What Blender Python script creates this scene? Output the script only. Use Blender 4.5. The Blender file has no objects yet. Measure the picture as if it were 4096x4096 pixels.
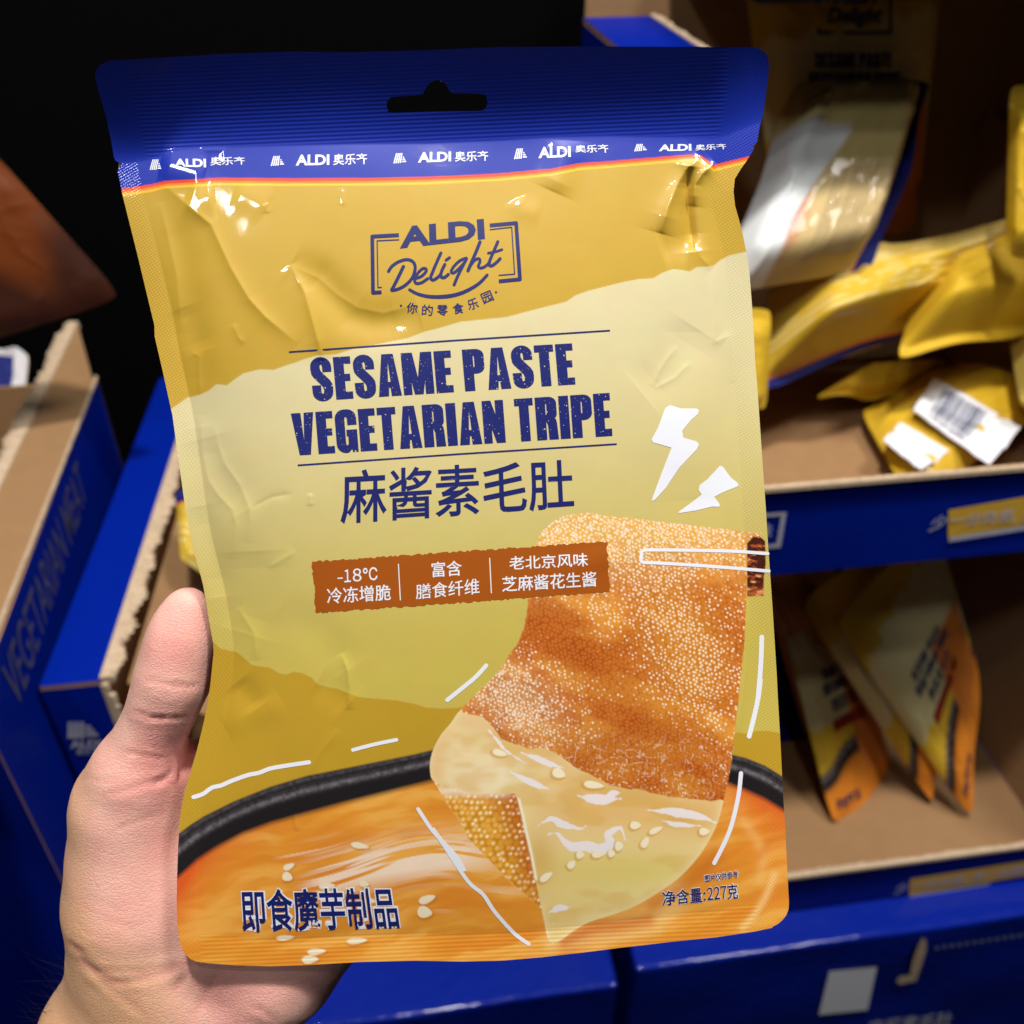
import bpy, bmesh, math, random
import numpy as np
from mathutils import Vector, geometry

# ------------------------------------------------------------------ camera, world, lamps, exposure
SC = bpy.context.scene
COL = SC.collection
FPX = 3787.0                                   # focal length in photo pixels (4096 wide frame)
TH, YA = math.radians(36.4), math.radians(8.1)
R0 = np.array([math.cos(YA), -math.sin(YA), 0.0])
FW = np.array([math.sin(YA)*math.cos(TH), math.cos(YA)*math.cos(TH), -math.sin(TH)])
U0 = np.cross(R0, FW)

cam_d = bpy.data.cameras.new('camera')
cam = bpy.data.objects.new('camera', cam_d); COL.objects.link(cam)
from mathutils import Matrix
cam.matrix_world = Matrix(((R0[0], U0[0], -FW[0], 0), (R0[1], U0[1], -FW[1], 0), (R0[2], U0[2], -FW[2], 0), (0, 0, 0, 1)))
cam_d.sensor_width = 36.0
cam_d.lens = 36.0*FPX/4096.0
cam_d.clip_start = 0.01; cam_d.clip_end = 50
cam_d.dof.use_dof = True
cam_d.dof.focus_distance = 0.236
cam_d.dof.aperture_fstop = 14.0
SC.camera = cam

world = bpy.data.worlds.new('World'); SC.world = world
world.use_nodes = True
wb = world.node_tree.nodes['Background']
wb.inputs[0].default_value = (0.55, 0.60, 0.70, 1); wb.inputs[1].default_value = 0.024

def area_lamp(name, loc, target, size, watts, color):
    d = bpy.data.lights.new(name, 'AREA'); d.shape = 'DISK'; d.size = size; d.energy = watts; d.color = color
    o = bpy.data.objects.new(name, d); COL.objects.link(o)
    o.location = loc
    o.rotation_euler = (Vector(target)-Vector(loc)).to_track_quat('-Z', 'Y').to_euler()
    return o
area_lamp('ceiling_spot', (0.0, 0.14, 1.55), (0.0, 0.3, -0.3), 0.14, 34.0, (1.0, 0.96, 0.91))
area_lamp('aisle_lamp', (-0.67, -0.55, 1.12), (0.0, 0.2, -0.12), 0.16, 4.2, (0.95, 0.97, 1.0))
area_lamp('near_aisle_lamp', (-0.08, -0.37, 1.37), (0.0, 0.2, -0.12), 0.10, 2.6, (1.0, 0.98, 0.95))

area_lamp('overhead_fill', (0.85, 0.08, 1.40), (0.05, 0.3, -0.2), 0.40, 21.0, (1.0, 0.97, 0.94))  # added fill lamp, no known source; softens the hand and pouch wrinkles

SC.view_settings.view_transform = 'Standard'
SC.view_settings.look = 'None'
SC.view_settings.exposure = 0.0
SC.view_settings.gamma = 1.0
SC.view_settings.use_curve_mapping = False
try:
    SC.cycles.max_bounces = 8
    SC.cycles.sample_clamp_indirect = 4.0
    SC.cycles.use_denoising = True
except Exception:
    pass

random.seed(7)
RNG = np.random.default_rng(11)

# ------------------------------------------------------------------ small helpers
def lin(r, g, b):
    c = np.array([r, g, b], float)/255.0
    return np.where(c <= 0.04045, c/12.92, ((c+0.055)/1.055)**2.4)

def rays(x, y):
    x = np.asarray(x, float); y = np.asarray(y, float)
    return ((x-2048)/FPX)[..., None]*R0 - ((y-2048)/FPX)[..., None]*U0 + FW

def at_y(x, y, Y): d = rays(x, y); return d*(Y/d[1])
def at_z(x, y, Z): d = rays(x, y); return d*(Z/d[2])
def at_x(x, y, X): d = rays(x, y); return d*(X/d[0])
def at_d(x, y, D): return rays(x, y)*D

def crop(ox, oy, s):
    return lambda pts: [(ox+p[0]*s, oy+p[1]*s) for p in pts]
c1 = crop(300, 100, .72464); c2 = crop(1700, 100, .72464); c3 = crop(400, 1300, .72464)
c4 = crop(1700, 1300, .7764); c5 = crop(500, 2600, .72464); c6 = crop(1700, 2600, .7764)
c7 = crop(0, 2300, .5176); c8 = crop(0, 2996, .7764); cL = crop(1400, 800, .41408)

def hash2(ix, iy, seed):
    h = (ix.astype(np.int64)*374761393 + iy.astype(np.int64)*668265263 + seed*1442695041) & 0xffffffff
    h = ((h ^ (h >> 13))*1274126177) & 0xffffffff
    h = (h ^ (h >> 16)) & 0xffffffff
    return h.astype(float)/4294967295.0

def vnoise(x, y, seed=0):
    ix, iy = np.floor(x), np.floor(y); fx, fy = x-ix, y-iy
    fx = fx*fx*(3-2*fx); fy = fy*fy*(3-2*fy)
    a = hash2(ix, iy, seed); b = hash2(ix+1, iy, seed); c = hash2(ix, iy+1, seed); d = hash2(ix+1, iy+1, seed)
    return a+(b-a)*fx+(c-a)*fy+(a-b-c+d)*fx*fy

def fbm(x, y, seed=0, n=4):
    s = 0; a = .5
    for k in range(n):
        s = s+a*vnoise(x*2**k, y*2**k, seed+k*17); a *= .5
    return s/(1-.5**n)

def spline(pts, n=8, closed=False):
    p = np.array(pts, float); out = []
    m = len(p)
    rng = range(m if closed else m-1)
    for i in rng:
        if closed: a, b, c, d = p[i-1], p[i], p[(i+1) % m], p[(i+2) % m]
        else: a, b, c, d = p[max(i-1, 0)], p[i], p[i+1], p[min(i+2, m-1)]
        for t in np.linspace(0, 1, n, endpoint=False):
            out.append(.5*((2*b)+(c-a)*t+(2*a-5*b+4*c-d)*t*t+(3*b-a-3*c+d)*t**3))
    if not closed: out.append(p[-1])
    return np.array(out)

def poly_sdf(X, Y, poly):
    """signed distance in pixels, negative inside; only near the polygon's box"""
    P = np.asarray(poly, float)
    out = np.full(X.shape, 1e3)
    m = (X > P[:, 0].min()-60) & (X < P[:, 0].max()+60) & (Y > P[:, 1].min()-60) & (Y < P[:, 1].max()+60)
    x, y = X[m], Y[m]
    if x.size == 0: return out
    d = np.full(x.shape, 1e9); ins = np.zeros(x.shape, bool)
    Q = np.roll(P, -1, 0)
    for (ax, ay), (bx, by) in zip(P, Q):
        ex, ey = bx-ax, by-ay
        t = np.clip(((x-ax)*ex+(y-ay)*ey)/max(ex*ex+ey*ey, 1e-9), 0, 1)
        d = np.minimum(d, (x-ax-t*ex)**2+(y-ay-t*ey)**2)
        if by != ay:
            c = ((ay > y) != (by > y)) & (x < (bx-ax)*(y-ay)/(by-ay)+ax)
            ins ^= c
    d = np.sqrt(d)
    out[m] = np.where(ins, -d, d)
    return out

def line_dist(X, Y, pts, reach):
    """distance to a polyline, signed side, and position 0..1 along it"""
    P = np.asarray(pts, float)
    D = np.full(X.shape, 1e3); T = np.zeros(X.shape); S = np.ones(X.shape)
    m = (X > P[:, 0].min()-reach) & (X < P[:, 0].max()+reach) & (Y > P[:, 1].min()-reach) & (Y < P[:, 1].max()+reach)
    x, y = X[m], Y[m]
    if x.size == 0: return D, T, S
    L = np.r_[0, np.cumsum(np.hypot(*np.diff(P, axis=0).T))]
    d = np.full(x.shape, 1e9); tt = np.zeros(x.shape); ss = np.ones(x.shape)
    for i in range(len(P)-1):
        ax, ay = P[i]; ex, ey = P[i+1]-P[i]
        t = np.clip(((x-ax)*ex+(y-ay)*ey)/max(ex*ex+ey*ey, 1e-9), 0, 1)
        q = np.hypot(x-ax-t*ex, y-ay-t*ey)
        k = q < d
        d[k] = q[k]; tt[k] = (L[i]+t[k]*(L[i+1]-L[i]))/L[-1]
        ss[k] = np.sign(ex*(y[k]-ay)-ey*(x[k]-ax))
    D[m] = d; T[m] = tt; S[m] = ss
    return D, T, S

def sstep(a, b, x):
    t = np.clip((x-a)/(b-a), 0, 1); return t*t*(3-2*t)

# ------------------------------------------------------------------ objects and tags
def tag(o, label, cat, group=None):
    o['label'] = label; o['category'] = cat
    if group: o['group'] = group
    return o
def empty(name, loc, label, cat, group=None):
    o = bpy.data.objects.new(name, None); COL.objects.link(o)
    o.location = [float(v) for v in loc]; o.empty_display_size = .02
    return tag(o, label, cat, group)
def link(name, me, mat=None, parent=None):
    o = bpy.data.objects.new(name, me); COL.objects.link(o)
    if mat is not None:
        for m in (mat if isinstance(mat, (list, tuple)) else [mat]): me.materials.append(m)
    if parent is not None:
        o.parent = parent
        loc = Vector((0, 0, 0)); q = parent
        while q is not None: loc += q.location; q = q.parent
        o.location = -loc
    return o
def mesh_np(name, V, Fc, mat=None, parent=None, col=None, uv=None, smooth=True, normals=None):
    V = np.asarray(V, float); me = bpy.data.meshes.new(name)
    if isinstance(Fc, np.ndarray):
        k = Fc.shape[1]; n = len(Fc)
        me.vertices.add(len(V)); me.vertices.foreach_set('co', V.astype(np.float32).ravel())
        me.loops.add(n*k); me.loops.foreach_set('vertex_index', Fc.astype(np.int32).ravel())
        me.polygons.add(n); me.polygons.foreach_set('loop_start', np.arange(0, n*k, k, dtype=np.int32))
        me.update(calc_edges=True)
    else:
        me.from_pydata([tuple(v) for v in V], [], [tuple(f) for f in Fc]); me.update()
    if smooth: me.polygons.foreach_set('use_smooth', np.ones(len(me.polygons), bool))
    if col is not None:
        a = me.color_attributes.new('print', 'FLOAT_COLOR', 'POINT')
        c = np.ones((len(V), 4), np.float32); c[:, :col.shape[1]] = col
        a.data.foreach_set('color', c.ravel())
    if uv is not None:
        l = me.uv_layers.new(name='flat')
        idx = np.zeros(len(me.loops), np.int32); me.loops.foreach_get('vertex_index', idx)
        l.data.foreach_set('uv', np.asarray(uv, np.float32)[idx].ravel())
    if normals is not None:
        me.normals_split_custom_set_from_vertices([tuple(n) for n in normals])
    return link(name, me, mat, parent)

# ------------------------------------------------------------------ materials
def new_mat(name):
    m = bpy.data.materials.new(name); m.use_nodes = True
    nt = m.node_tree; return m, nt, nt.nodes['Principled BSDF']
def N(nt, t, **kw):
    n = nt.nodes.new(t)
    for k, v in kw.items(): setattr(n, k, v)
    return n
def math_n(nt, op, a, b=None, c=None):
    n = N(nt, 'ShaderNodeMath', operation=op)
    for i, v in enumerate((a, b, c)):
        if v is None: continue
        if isinstance(v, (int, float)): n.inputs[i].default_value = v
        else: nt.links.new(v, n.inputs[i])
    return n.outputs[0]

def film_mat(name, color=None, emboss=False, specks=False, rough=.45, coat=.75, spec=.4):
    """printed laminate film: satin base under a glossy lacquer"""
    m, nt, b = new_mat(name); L = nt.links.new
    uv = N(nt, 'ShaderNodeUVMap', uv_map='flat')
    if color is None:
        a = N(nt, 'ShaderNodeAttribute', attribute_name='print'); src = a.outputs['Color']
    else:
        a = N(nt, 'ShaderNodeRGB'); a.outputs[0].default_value = (*color, 1); src = a.outputs[0]
    nz = N(nt, 'ShaderNodeTexNoise'); nz.inputs['Scale'].default_value = 9; nz.inputs['Detail'].default_value = 5
    L(uv.outputs[0], nz.inputs['Vector'])
    mx = N(nt, 'ShaderNodeMix', data_type='RGBA', blend_type='MULTIPLY'); mx.inputs[0].default_value = .10
    L(src, mx.inputs[6]); L(nz.outputs['Color'], mx.inputs[7]); out = mx.outputs[2]
    if specks:
        v = N(nt, 'ShaderNodeTexNoise'); v.inputs['Scale'].default_value = 115; v.inputs['Detail'].default_value = 2
        L(uv.outputs[0], v.inputs['Vector'])
        r = N(nt, 'ShaderNodeValToRGB'); r.color_ramp.elements[0].position = .685; r.color_ramp.elements[1].position = .71
        L(v.outputs[0], r.inputs[0])
        m2 = N(nt, 'ShaderNodeMix', data_type='RGBA'); L(r.outputs[0], m2.inputs[0]); L(out, m2.inputs[6])
        m2.inputs[7].default_value = (*lin(225, 215, 165), 1); out = m2.outputs[2]
    L(out, b.inputs['Base Color'])
    b.inputs['Roughness'].default_value = rough
    b.inputs['Coat Weight'].default_value = coat; b.inputs['Coat Roughness'].default_value = .055
    b.inputs['Specular IOR Level'].default_value = spec
    # fine waviness of the film
    n2 = N(nt, 'ShaderNodeTexNoise'); n2.inputs['Scale'].default_value = 14; n2.inputs['Detail'].default_value = 6; n2.inputs['Roughness'].default_value = .6
    L(uv.outputs[0], n2.inputs['Vector'])
    h = math_n(nt, 'MULTIPLY', n2.outputs[0], .10)
    if emboss:
        at = N(nt, 'ShaderNodeAttribute', attribute_name='emboss')
        sep = N(nt, 'ShaderNodeSeparateColor'); L(at.outputs['Color'], sep.inputs[0])
        sx = N(nt, 'ShaderNodeSeparateXYZ'); L(uv.outputs[0], sx.inputs[0])
        x, y = sx.outputs[0], sx.outputs[1]
        s1 = math_n(nt, 'SINE', math_n(nt, 'ADD', math_n(nt, 'MULTIPLY', x, 2*math.pi/.0165), math_n(nt, 'MULTIPLY', y, 2*math.pi/.060)))
        s2 = math_n(nt, 'SINE', math_n(nt, 'ADD', math_n(nt, 'MULTIPLY', y, 2*math.pi/.0150), math_n(nt, 'MULTIPLY', x, -2*math.pi/.080)))
        dots = math_n(nt, 'MULTIPLY', math_n(nt, 'MULTIPLY', s1, s2), sep.outputs[0])
        ridge = math_n(nt, 'SINE', math_n(nt, 'ADD', math_n(nt, 'MULTIPLY', y, 2*math.pi/.0165), math_n(nt, 'MULTIPLY', x, .045*2*math.pi/.0165)))
        fine = math_n(nt, 'SINE', math_n(nt, 'MULTIPLY', x, 2*math.pi/.012))
        ridge = math_n(nt, 'ADD', ridge, math_n(nt, 'MULTIPLY', fine, .30))
        h = math_n(nt, 'ADD', h, math_n(nt, 'MULTIPLY', dots, .09))
        h = math_n(nt, 'ADD', h, math_n(nt, 'MULTIPLY', math_n(nt, 'MULTIPLY', ridge, sep.outputs[1]), .11))
    bp = N(nt, 'ShaderNodeBump'); bp.inputs['Strength'].default_value = .55; bp.inputs['Distance'].default_value = .00035
    L(h, bp.inputs['Height']); L(bp.outputs[0], b.inputs['Normal']); L(bp.outputs[0], b.inputs['Coat Normal'])
    return m

def card_mat(name, color, rough=.85, scale=60, var=.25, gloss=0.0, spec=.3, coat_rough=.18):
    m, nt, b = new_mat(name); L = nt.links.new
    tc = N(nt, 'ShaderNodeTexCoord')
    nz = N(nt, 'ShaderNodeTexNoise'); nz.inputs['Scale'].default_value = scale; nz.inputs['Detail'].default_value = 6
    L(tc.outputs['Object'], nz.inputs['Vector'])
    r = N(nt, 'ShaderNodeMapRange'); r.inputs['To Min'].default_value = 1-var; r.inputs['To Max'].default_value = 1+var*.6
    L(nz.outputs[0], r.inputs[0])
    hs = N(nt, 'ShaderNodeHueSaturation'); hs.inputs['Color'].default_value = (*color, 1); L(r.outputs[0], hs.inputs['Value'])
    L(hs.outputs[0], b.inputs['Base Color'])
    b.inputs['Roughness'].default_value = rough; b.inputs['Specular IOR Level'].default_value = spec
    b.inputs['Coat Weight'].default_value = gloss; b.inputs['Coat Roughness'].default_value = coat_rough
    n2 = N(nt, 'ShaderNodeTexNoise'); n2.inputs['Scale'].default_value = 220; n2.inputs['Detail'].default_value = 4
    L(tc.outputs['Object'], n2.inputs['Vector'])
    bp = N(nt, 'ShaderNodeBump'); bp.inputs['Strength'].default_value = .35; bp.inputs['Distance'].default_value = .0006
    L(n2.outputs[0], bp.inputs['Height']); L(bp.outputs[0], b.inputs['Normal']); L(bp.outputs[0], b.inputs['Coat Normal'])
    return m

NAVY = lin(28, 40, 118)
M_PRINT = film_mat('printed_film', emboss=True)
M_BACK = film_mat('pouch_back_film', color=lin(200, 165, 60))
M_NAVY = film_mat('navy_ink', color=lin(25, 33, 104))
M_TITLE = film_mat('distressed_navy_ink', color=lin(22, 32, 108), specks=True)
M_WHITE = film_mat('white_ink', color=lin(238, 240, 248))
M_BROWN = film_mat('brown_ink', color=lin(168, 84, 12))
M_BLUE = card_mat('blue_coated_board', np.array([.0006, .014, .27]), rough=.5, var=.08, gloss=.10, spec=.03)
M_GLOSS = card_mat('glossy_blue_board', np.array([.0006, .014, .27]), rough=.5, var=.08, gloss=1.0, spec=.08, coat_rough=.09)
M_KRAFT = card_mat('kraft_board', lin(156, 120, 82), var=.12)
M_TORN = card_mat('torn_board_edge', lin(205, 180, 150), var=.4, scale=300)
M_BLACK = card_mat('black_panel', (.0022, .0022, .0025), rough=.8, var=.2, spec=.03)
M_BGFILM = film_mat('shelf_pouch_film', rough=.6, coat=.20, spec=.15)
M_BGNAVY = card_mat('shelf_navy_ink', lin(30, 36, 90), rough=.5)
M_BGWHITE = card_mat('box_white_ink', lin(190, 190, 205), rough=.6, var=.05)
M_BGYEL = card_mat('box_yellow_ink', lin(225, 178, 60), rough=.6, var=.05)
M_LABEL = card_mat('white_label_paper', lin(235, 237, 242), rough=.6, var=.05)

# ------------------------------------------------------------------ flat artwork -> triangles
def cdt_union(pos, neg=()):
    """triangulate the union of polygons minus holes"""
    vs, fs = [], []
    for p in list(pos)+list(neg):
        p = [(float(a), float(b)) for a, b in p]
        if sum(p[i-1][0]*p[i][1]-p[i][0]*p[i-1][1] for i in range(len(p))) < 0: p = p[::-1]
        i0 = len(vs); vs += [Vector((float(a), float(b))) for a, b in p]; fs.append(list(range(i0, i0+len(p))))
    r = geometry.delaunay_2d_cdt(vs, [], fs, 0, 1e-5)
    V = np.array([(v.x, v.y) for v in r[0]])
    T = np.array([tuple(f) for f in r[2]])
    cen = V[T].mean(1); keep = np.zeros(len(T), bool)
    for polys, val in ((pos, True), (neg, False)):
        for p in polys:
            P = np.asarray(p, float); lo, hi = P.min(0), P.max(0)
            m = np.nonzero((cen[:, 0] > lo[0]) & (cen[:, 0] < hi[0]) & (cen[:, 1] > lo[1]) & (cen[:, 1] < hi[1]))[0]
            if len(m) == 0: continue
            x, y = cen[m, 0], cen[m, 1]; c = np.zeros(len(m), bool)
            for (ax, ay), (bx, by) in zip(P, np.roll(P, -1, 0)):
                if ay != by: c ^= ((ay > y) != (by > y)) & (x < (bx-ax)*(y-ay)/(by-ay)+ax)
            keep[m[c]] = val
    T = [tuple(int(i) for i in t) for t in T[keep]]
    return V, T
def ribbon(pts, w, cap=True):
    """overlapping quads + discs along a polyline, for cdt_union"""
    P = np.asarray(pts, float); W = np.broadcast_to(np.asarray(w, float), (len(P),))
    d = np.gradient(P, axis=0); d /= np.maximum(np.hypot(*d.T), 1e-9)[:, None]
    n = np.stack([-d[:, 1], d[:, 0]], 1)
    A, B = P+n*W[:, None]/2, P-n*W[:, None]/2
    polys = [[A[i], A[i+1], B[i+1], B[i]] for i in range(len(P)-1)]
    if cap:
        for k in (0, len(P)-1):
            polys.append([P[k]+W[k]/2*np.array([math.cos(t), math.sin(t)]) for t in np.linspace(0, 2*math.pi, 12, endpoint=False)])
    return polys
def stroke_tris(lines, cap=True):
    polys = []
    for pts, w in lines: polys += ribbon(pts, w, cap)
    return cdt_union(polys)

_text_cache = {}
_area_cache = {}
def glyph_area(ch, off):
    k = (ch, round(off, 5))
    if k not in _area_cache:
        cu = bpy.data.curves.new('glyph', 'FONT'); cu.body = ch; cu.size = 1; cu.offset = off; cu.resolution_u = 3; cu.fill_mode = 'FRONT'
        o = bpy.data.objects.new('glyph', cu); COL.objects.link(o)
        me = bpy.data.meshes.new_from_object(o.evaluated_get(bpy.context.evaluated_depsgraph_get()))
        _area_cache[k] = sum(p.area for p in me.polygons)
        bpy.data.objects.remove(o); bpy.data.curves.remove(cu); bpy.data.meshes.remove(me)
    return _area_cache[k]
def text_tris(s, offset=0.0, shear=0.0):
    """glyphs of Blender's own font (with its CJK fallback), normalised to a 0..1 box (y down)"""
    key = (s, offset, shear)
    if offset > 0 and key not in _text_cache:          # some glyphs break when fattened: take the nearest offset that works
        for o_ in (offset, offset*.8, offset*1.25, offset*.6, offset*1.5, .006, .004):
            if all(glyph_area(ch, o_) > glyph_area(ch, 0)*1.01 and glyph_area(ch, o_) < 3*glyph_area(ch, 0) for ch in s if ch.strip()): break
        else: o_ = 0
        offset = o_
    if key in _text_cache: return _text_cache[key]
    cu = bpy.data.curves.new('lettering', 'FONT'); cu.body = s; cu.size = 1; cu.offset = offset; cu.shear = shear
    cu.resolution_u = 3; cu.fill_mode = 'FRONT'
    o = bpy.data.objects.new('lettering', cu); COL.objects.link(o)
    dg = bpy.context.evaluated_depsgraph_get()
    me = bpy.data.meshes.new_from_object(o.evaluated_get(dg))
    V = np.array([v.co[:2] for v in me.vertices]); T = [tuple(p.vertices) for p in me.polygons]
    bpy.data.objects.remove(o); bpy.data.curves.remove(cu); bpy.data.meshes.remove(me)
    lo, hi = V.min(0), V.max(0)
    V = (V-lo)/(hi-lo); V[:, 1] = 1-V[:, 1]
    _text_cache[key] = (V, T)
    return V, T
def to_quad(V, quad):
    q = np.array(quad, float); u, v = V[:, :1], V[:, 1:]
    return (1-v)*((1-u)*q[0]+u*q[1])+v*((1-u)*q[3]+u*q[2])
def refine(V, T, step):
    """cut flat triangles along a grid so they can follow a curved surface"""
    bm = bmesh.new(); vs = [bm.verts.new((p[0], p[1], 0)) for p in V]
    for t in T:
        try: bm.faces.new([vs[i] for i in t])
        except ValueError: pass
    V = np.asarray(V); lo, hi = V.min(0), V.max(0)
    for ax in (0, 1):
        for c in np.arange(math.floor(lo[ax]/step)*step+step, hi[ax], step):
            co = [0, 0, 0]; co[ax] = c; no = [0, 0, 0]; no[ax] = 1
            bmesh.ops.bisect_plane(bm, geom=bm.verts[:]+bm.edges[:]+bm.faces[:], plane_co=co, plane_no=no, dist=1e-7)
    bm.verts.index_update()
    V2 = np.array([v.co[:2] for v in bm.verts]); T2 = [tuple(v.index for v in f.verts) for f in bm.faces]
    bm.free()
    return V2, T2
def join_flat(parts):
    V, T, n = [], [], 0
    for v, t in parts:
        V.append(v); T += [tuple(i+n for i in f) for f in t]; n += len(v)
    return np.concatenate(V), T

# heavy condensed poster capitals, unit height, y down
def poster_letters():
    s = .215; L = {}
    def box(x0, y0, x1, y1): return [(x0, y0), (x1, y0), (x1, y1), (x0, y1)]
    def sup(cx, cy, rx, ry, a0, a1, n=10):
        return [(cx+rx*math.cos(t), cy+ry*math.sin(t)) for t in np.linspace(math.radians(a0), math.radians(a1), n)]
    L['E'] = (.36, [box(0, 0, s, 1), box(0, 0, .36, .17), box(0, .41, .33, .575), box(0, .83, .36, 1)], [])
    L['T'] = (.40, [box(.095, 0, .305, 1), box(0, 0, .40, .17)], [])
    L['I'] = (s, [box(0, 0, s, 1)], [])
    L['A'] = (.48, [[(.12, 0), (.36, 0), (.48, 1), (.27, 1), (.255, .80), (.225, .80), (.21, 1), (0, 1)]], [[(.238, .22), (.242, .22), (.268, .66), (.212, .66)]])
    L['V'] = (.48, [[(0, 0), (.205, 0), (.24, .66), (.275, 0), (.48, 0), (.36, 1), (.12, 1)]], [])
    L['M'] = (.64, [box(0, 0, .18, 1), box(.46, 0, .64, 1), [(.06, 0), (.235, 0), (.32, .60), (.405, 0), (.58, 0), (.41, 1), (.23, 1)]], [])
    L['N'] = (.46, [box(0, 0, .18, 1), box(.28, 0, .46, 1), [(0, 0), (.19, 0), (.46, 1), (.27, 1)]], [])
    bowl = [(.0, 0), (.27, 0)]+sup(.27, .16, .175, .16, -90, 0)+sup(.27, .43, .175, .16, 0, 90)+[(0, .59)]
    L['P'] = (.445, [box(0, 0, s, 1), bowl], [[(s, .155), (.225, .155), (.24, .18), (.24, .41), (.225, .435), (s, .435)]])
    bowl2 = [(.0, 0), (.28, 0)]+sup(.28, .15, .175, .15, -90, 0)+sup(.28, .40, .175, .15, 0, 90)+[(0, .55)]
    L['R'] = (.46, [box(0, 0, s, 1), bowl2, [(.15, .5), (.33, .47), (.43, .53), (.445, .62), (.465, 1), (.26, 1), (.25, .66), (.22, .58), (.15, .58)]],
              [[(s, .155), (.225, .155), (.24, .175), (.24, .395), (.225, .415), (s, .415)]])
    G = [(.46, .36), (.26, .36), (.26, .22), (.245, .165), (.215, .165), (.205, .22), (.205, .78), (.215, .835), (.245, .835), (.26, .78), (.26, .62), (.23, .62), (.23, .47), (.46, .47), (.46, 1), (.34, 1), (.325, .93)] \
        + sup(.2, .80, .2, .215, 75, 180, 8)+sup(.2, .20, .2, .215, 180, 270, 8)+sup(.26, .20, .2, .215, 270, 360, 8)
    L['G'] = (.46, [G], [])
    S = [(.44, .335), (.25, .335), (.25, .20), (.235, .155), (.215, .155), (.20, .19), (.20, .25), (.215, .31), (.30, .42), (.39, .53), (.435, .62), (.445, .72), (.44, .82)] \
        + sup(.225, .81, .215, .21, 0, 180, 12)+[(.005, .64), (.195, .64), (.195, .79), (.205, .84), (.235, .845), (.25, .81), (.25, .74), (.235, .68), (.16, .58), (.06, .46), (.015, .38), (.0, .26)] \
        + sup(.22, .21, .22, .23, 175, 360, 12)
    L['S'] = (.445, [S], [])
    return L
PL = poster_letters()
def poster_text(s, gap=.045, space=.19):
    x = 0; parts = []
    for ch in s:
        if ch == ' ': x += space; continue
        w, pos, neg = PL[ch]
        V, T = cdt_union(pos, neg); parts.append((V+np.array([x, 0]), T)); x += w+gap
    V, T = join_flat(parts); V = V.copy(); V[:, 0] /= (x-gap)
    return V, T

# ------------------------------------------------------------------ the pouch: shape of its front sheet
# plane of the pouch (fitted to its four corners: 16 cm x 22.5 cm, 24 cm from the lens)
NP = np.array([-0.0953249, -0.85732539, 0.50587186]); NP /= np.linalg.norm(NP)
CP = -0.23545353629610655
TOP = c1([(150, 197), (200, 197), (400, 185), (800, 160), (1200, 147), (1500, 150)])+c2([(0, 140), (400, 122), (900, 118), (1400, 120), (1740, 122), (1870, 122)])
SEAL = c1([(230, 768), (300, 765), (450, 740), (520, 700), (700, 678), (1000, 672), (1500, 660)])+c2([(0, 655), (400, 640), (700, 620), (1000, 615), (1300, 620), (1500, 622), (1620, 632), (1850, 540)])
BOT = c5([(290, 1716), (380, 1718), (450, 1728), (600, 1740), (800, 1746), (1000, 1740), (1300, 1722), (1600, 1715)])+c6([(200, 1605), (400, 1600), (600, 1583), (800, 1560), (1000, 1535), (1300, 1500), (1500, 1480), (1700, 1450), (1870, 1414)])
LEFT = c1([(200, 195), (172, 203), (148, 216), (130, 232), (117, 252), (111, 272), (110, 290), (115, 310), (140, 400), (170, 500), (200, 640), (214, 725), (222, 748), (258, 768), (238, 797), (236, 815), (250, 880), (265, 950), (300, 1090), (350, 1290), (400, 1500), (440, 1720)]) \
    + c3([(300, 0), (345, 250), (400, 500), (430, 720), (455, 900), (475, 1040), (500, 1180), (525, 1280), (555, 1380), (570, 1440), (590, 1560), (610, 1680), (623, 1750), (627, 1810)]) \
    + c5([(482, 80), (470, 200), (450, 330), (425, 440), (395, 560), (360, 680), (330, 780), (310, 880), (298, 1000), (293, 1100), (287, 1270), (285, 1400), (288, 1500), (297, 1580), (305, 1620), (318, 1655), (338, 1685), (362, 1707), (390, 1719)])
RIGHT = c2([(1800, 121), (1830, 125), (1856, 135), (1877, 153), (1890, 176), (1897, 205), (1898, 240), (1880, 400), (1865, 500), (1848, 560), (1840, 610), (1833, 648), (1812, 662), (1817, 682), (1785, 735), (1740, 800), (1710, 850), (1703, 920), (1712, 1000), (1735, 1080), (1755, 1160), (1775, 1260), (1790, 1350), (1806, 1560), (1815, 1700), (1822, 1850)]) \
    + c4([(1690, 0), (1710, 290), (1735, 650), (1757, 960), (1768, 1140), (1790, 1450), (1812, 1800)]) \
    + c6([(1818, 250), (1830, 450), (1845, 750), (1855, 900), (1870, 1200), (1875, 1300), (1873, 1335), (1862, 1365), (1845, 1388), (1818, 1412), (1790, 1426)])
def fy(pts):
    P = np.array(sorted(pts, key=lambda p: p[0])); return lambda x: np.interp(x, P[:, 0], P[:, 1])
def fx(pts):
    P = np.array(pts); o = np.argsort(P[:, 1]); P = P[o]; return lambda y: np.interp(y, P[:, 1], P[:, 0])
yT, yS, yB, xL, xR = fy(TOP), fy(SEAL), fy(BOT), fx(LEFT), fx(RIGHT)
# smoothed edges that carry the inflation
def sm(f, a, b, w):
    g = np.arange(a, b, 8.0); v = f(g); k = np.ones(w)/w
    v = np.convolve(np.pad(v, w//2, 'edge'), k, 'same')[w//2:w//2+len(g)]
    return lambda t: np.interp(t, g, v)
xLs, xRs, yBs, ySs = sm(xL, 300, 3800, 21), sm(xR, 300, 3800, 21), sm(yB, 600, 3200, 15), sm(yS, 400, 3100, 9)

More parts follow.
